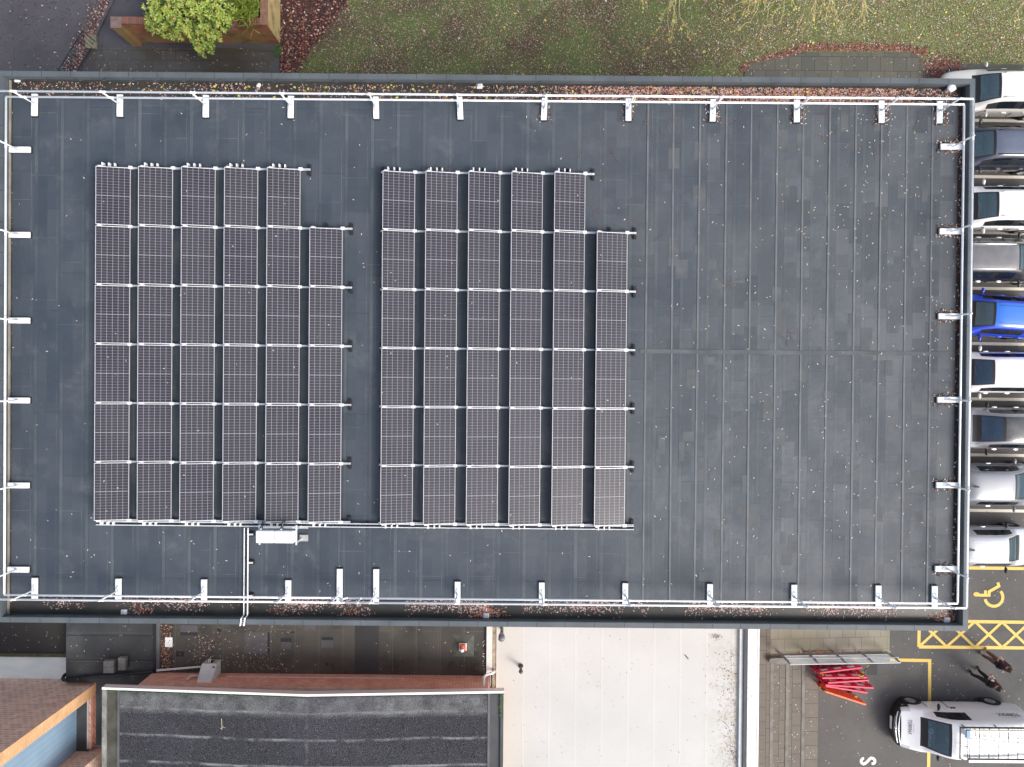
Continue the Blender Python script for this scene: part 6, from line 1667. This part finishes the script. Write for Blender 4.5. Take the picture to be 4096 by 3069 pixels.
# ------------------------------------------------------------------ people
SK = plain('skin_tone', (.58,.36,.27), .55, var=.06); 
def person(label, loc, heading, jacket, trousers, boots, hair, stance, hands, hairlong):
    o = thing('person', label, 'person', loc, heading)
    s = stance
    V = [(0,0,.95),(0,.005,1.10),(0,.0,1.27),(0,-.015,1.40),(0,-.01,1.47),(0,.005,1.535),(0,.012,1.60),(0,.0,1.665)]
    Rr = [(.168,.122),(.158,.115),(.185,.125),(.140,.095),(.055,.055),(.062,.075),(.078,.098),(.05,.062)]
    E = [(0,1),(1,2),(2,3),(3,4),(4,5),(5,6),(6,7)]
    def addv(p, r_, to): V.append(p); Rr.append(r_); E.append((to, len(V)-1)); return len(V)-1
    wrists = []
    for k, sx in enumerate((-1,1)):
        a = addv((sx*.165,-.015,1.385), (.062,.062), 3); b = addv((sx*.245,-.035,1.13), (.048,.048), a)
        hx, hy, hz = hands[k]; c = addv(((sx*.245+hx)/2,(hy-.035)/2,(1.13+hz)/2), (.042,.040), b); w = addv((hx,hy,hz), (.030,.026), c); wrists.append((Vector((hx,hy,hz)), sx))
        fx, fy = s[k]
        hip = addv((sx*.088,0,.88), (.108,.112), 0); kn = addv((sx*.095+fx*.45,fy*.5+.03,.50), (.080,.082), hip); an = addv((sx*.1+fx,fy-.01,.11), (.060,.064), kn); ft = addv((sx*.105+fx,fy+.07,.055), (.046,.045), an); addv((sx*.115+fx,fy+.17,.04), (.042,.034), ft)
    v, f = skin(V, E, Rr, 0, 2)
    m = MB(); m.v = list(v)
    for ff in f:
        c = Vector((0,0,0))
        for q in ff: c += Vector(v[q])
        c /= len(ff); mi = 1
        if c.z > 1.455: mi = 0
        elif c.z < .115: mi = 3
        elif c.z < .90 and abs(c.y-0) < .5 and not (c.y > .16 and c.z > .8): mi = 2
        for wv, sx in wrists:
            if (c-wv).length < .085: mi = 0
        m.f.append(ff); m.m.append(mi)
    # hands: palm and five fingers, curled round what they hold
    for wv, sx in wrists:
        fw = Vector((-sx*.55,.80,.12)).normalized(); up = Vector((0,0,1)); sd = fw.cross(up).normalized()
        hv = [tuple(wv), tuple(wv+fw*.045), tuple(wv+fw*.085)]; he = [(0,1),(1,2)]; hr = [(.026,.018),(.036,.017),(.036,.015)]
        pv, pf = skin(hv, he, hr, 0, 1); m.mi = 0; m.add(pv, pf)
        for k, ln in enumerate((.070,.080,.074,.058)):
            b = wv+fw*.085+up*(.027-.018*k); cur = Vector((-sx,0,0))
            hv = [b-fw*.02, b, b+fw*ln*.45, b+fw*ln*.7+cur*ln*.25, b+fw*ln*.72+cur*ln*.55]
            pv, pf = skin([tuple(q) for q in hv], [(0,1),(1,2),(2,3),(3,4)], [(.009,.009)]*3+[(.008,.008),(.007,.007)], 0, 1); m.add(pv, pf)
        b = wv+fw*.025+up*.03; hv = [b-up*.012, b+up*.018+fw*.015, b+up*.035+fw*.04, b+up*.038+fw*.062-Vector((sx,0,0))*.012]
        pv, pf = skin([tuple(q) for q in hv], [(0,1),(1,2),(2,3)], [(.011,.011),(.010,.010),(.009,.009),(.008,.008)], 0, 1); m.add(pv, pf)
    # face
    m.mi = 0; m.add([(-.014,.105,1.575),(.014,.105,1.575),(0,.098,1.625),(0,.132,1.583)], [(0,1,3),(1,2,3),(2,0,3)])
    for sx in (-1,1): m.sphere((sx*.078,-.0,1.595), .026, 8, (.4,.8,1.1))
    def loc_mesh(nm, mb, mats, parent):
        me = bpy.data.meshes.new(nm); me.from_pydata(mb.v, [], mb.f)
        for q in mats: me.materials.append(q)
        if max(mb.m) > 0: me.polygons.foreach_set('material_index', mb.m)
        me.polygons.foreach_set('use_smooth', [True]*len(mb.f)); q = bpy.data.objects.new(nm, me); COL.objects.link(q); q.parent = parent; LOC[q.name] = Vector((0,0,0)); return q
    loc_mesh('body', m, [SK, jacket, trousers, boots], o)
    e = MB()
    for sx in (-1,1): e.sphere((sx*.031,.094,1.605), .012, 8)
    loc_mesh('eye', e, [M['black']], o) if False else None
    for sx in (-1,1):
        e = MB(); e.sphere((sx*.031,.094,1.605), .011, 8); loc_mesh('eye', e, [M['black']], o)
    e = MB(); e.xbox((0,.098,1.548),(.022,0,0),(0,.006,0),(0,0,.005)); loc_mesh('mouth', e, [plain('lip_tone', (.40,.16,.14), .5)], o)
    hr_ = MB(); rr = random.Random(4)
    # cap of hair strands lying over the skull, longer at the back
    t = MB().sphere((0,-.012,1.615), .104, 20, (.92,1.08,.98))
    vs = [(x, y, z) for x, y, z in t.v]; keep = [ff for ff in t.f if sum(vs[q][2] for q in ff)/len(ff) > 1.57+.30*max(0, sum(vs[q][1] for q in ff)/len(ff))]
    hr_.add(vs, keep)
    for k in range(70):
        a = rr.uniform(math.pi*.98, math.pi*2.02) ; r0 = .092
        p0_ = Vector((math.cos(a)*r0*.9, math.sin(a)*r0, 1.64+rr.uniform(-.03,.04))); dn = hairlong*rr.uniform(.75,1.05)
        hr_.tube([p0_*1.0, p0_+Vector((math.cos(a)*.03,math.sin(a)*.03,-dn*.5)), p0_+Vector((math.cos(a)*.03+rr.uniform(-.02,.02),math.sin(a)*.045,-dn))], [.014,.014,.006], 5)
    for k in range(46):
        a = rr.uniform(0, 6.28); hr_.tube([Vector((0,-.02,1.722)), Vector((math.cos(a)*.06,math.sin(a)*.07-.01,1.707)), Vector((math.cos(a)*.10,math.sin(a)*.10-.015,1.64))], [.010,.012,.009], 5)
    loc_mesh('hair', hr_, [hair], o)
    return o, loc_mesh
p1 = W(3935,2618,0); p2 = W(3896,2690,0)
jk1 = plain('navy_black_jacket', (.014,.015,.022), .75, var=.3, sc=9); jk2 = plain('black_jacket', (.016,.017,.021), .75, var=.3, sc=9)
P1, lm1 = person('person in dark jacket, brown trousers and tan boots, hands clasped in front', (p1.x,p1.y,0), R(12), jk1, plain('brown_trousers', (.14,.085,.075), .8, var=.15, sc=9), plain('tan_boots', (.40,.27,.16), .7), plain('brown_hair', (.085,.055,.035), .6, var=.4, sc=30), ((-.01,.02),(.01,.14)), ((-.075,.235,1.08),(.075,.245,1.10)), .24)
m = MB(); m.tube([(-.06,.07,1.44),(-.035,.135,1.33),(-.01,.145,1.18)], .009, 5); m.tube([(.06,.07,1.44),(.03,.135,1.33),(-.01,.145,1.18)], .009, 5); lm1('lanyard', m, [plain('pink_lanyard', (.50,.05,.13), .6)], P1)
P2, lm2 = person('person all in black holding a red phone, white card on the chest', (p2.x,p2.y,0), R(4), jk2, plain('black_trousers', (.017,.018,.024), .8, var=.2), plain('black_boots', (.010,.010,.010), .5), plain('dark_brown_hair', (.05,.038,.028), .6, var=.4, sc=30), ((-.06,-.03),(.06,.10)), ((-.085,.255,1.12),(.085,.26,1.12)), .10)
m = MB(); m.tube([(-.06,.07,1.44),(-.035,.135,1.33),(.0,.145,1.22)], .008, 5); m.tube([(.06,.07,1.44),(.03,.135,1.33),(.0,.145,1.22)], .008, 5); lm2('lanyard', m, [plain('red_lanyard', (.45,.04,.05), .6)], P2)
m = MB(); m.xbox((.0,.155,1.19),(.055,0,0),(0,.004,0.02),(0,-.02,.04)); lm2('badge', m, [M['white']], P2)
ph = thing('phone', 'black phone in a red case held in both hands', 'phone', (p2.x,p2.y,0), R(4))
def lph(nm, mb, mat):
    me = bpy.data.meshes.new(nm); me.from_pydata(mb.v, [], mb.f); me.materials.append(mat); q = bpy.data.objects.new(nm, me); COL.objects.link(q); q.parent = ph
m = MB(); m.xbox((0,.345,1.14),(.036,0,0),(0,.055,.045),(0,-.003,.004)); lph('screen', m, M['black'])
m = MB(); m.xbox((0,.347,1.134),(.042,0,0),(0,.062,.051),(0,-.003,.004)); lph('case', m, plain('red_case', (.55,.02,.04), .4))
# ------------------------------------------------------------------ daylight under thin cloud, camera
SUN_EL, SUN_AZ = R(43), R(125)                    # light comes from the south-east
w = bpy.data.worlds.new('World'); SC.world = w; w.use_nodes = True
nt = w.node_tree; bg = nt.nodes['Background']
sk = nt.nodes.new('ShaderNodeTexSky'); sk.sky_type = 'NISHITA'; sk.sun_disc = False
sk.sun_elevation = SUN_EL; sk.sun_rotation = SUN_AZ; sk.air_density = 1.0; sk.dust_density = 4.0; sk.ozone_density = 1.0; sk.altitude = 50
hs = nt.nodes.new('ShaderNodeHueSaturation'); hs.inputs['Saturation'].default_value = .6
nt.links.new(sk.outputs[0], hs.inputs['Color']); nt.links.new(hs.outputs[0], bg.inputs['Color']); bg.inputs['Strength'].default_value = .15
ld_ = bpy.data.lights.new('sun', 'SUN'); ld_.energy = 1.2; ld_.angle = R(24); ld_.color = (1.0,.965,.91)
so = bpy.data.objects.new('sun', ld_); COL.objects.link(so)
dv = Vector((math.sin(SUN_AZ)*math.cos(SUN_EL), math.cos(SUN_AZ)*math.cos(SUN_EL), math.sin(SUN_EL)))
so.rotation_euler = dv.to_track_quat('Z', 'Y').to_euler(); so.location = (20,-20,45)
cam = bpy.data.cameras.new('camera'); cam.sensor_width = 36; cam.lens = 36*CF/4096; cam.clip_end = 1000; cam.clip_start = .5
co = bpy.data.objects.new('camera', cam); COL.objects.link(co)
co.matrix_world = Matrix.Translation((0,0,CAMZ)) @ RM.to_4x4(); SC.camera = co
SC.render.engine = 'CYCLES'
vs_ = SC.view_settings; vs_.view_transform = 'Standard'; vs_.look = 'None'; vs_.gamma = 1; vs_.use_curve_mapping = False; vs_.exposure = .68
SC.render.resolution_x, SC.render.resolution_y = 1024, 767
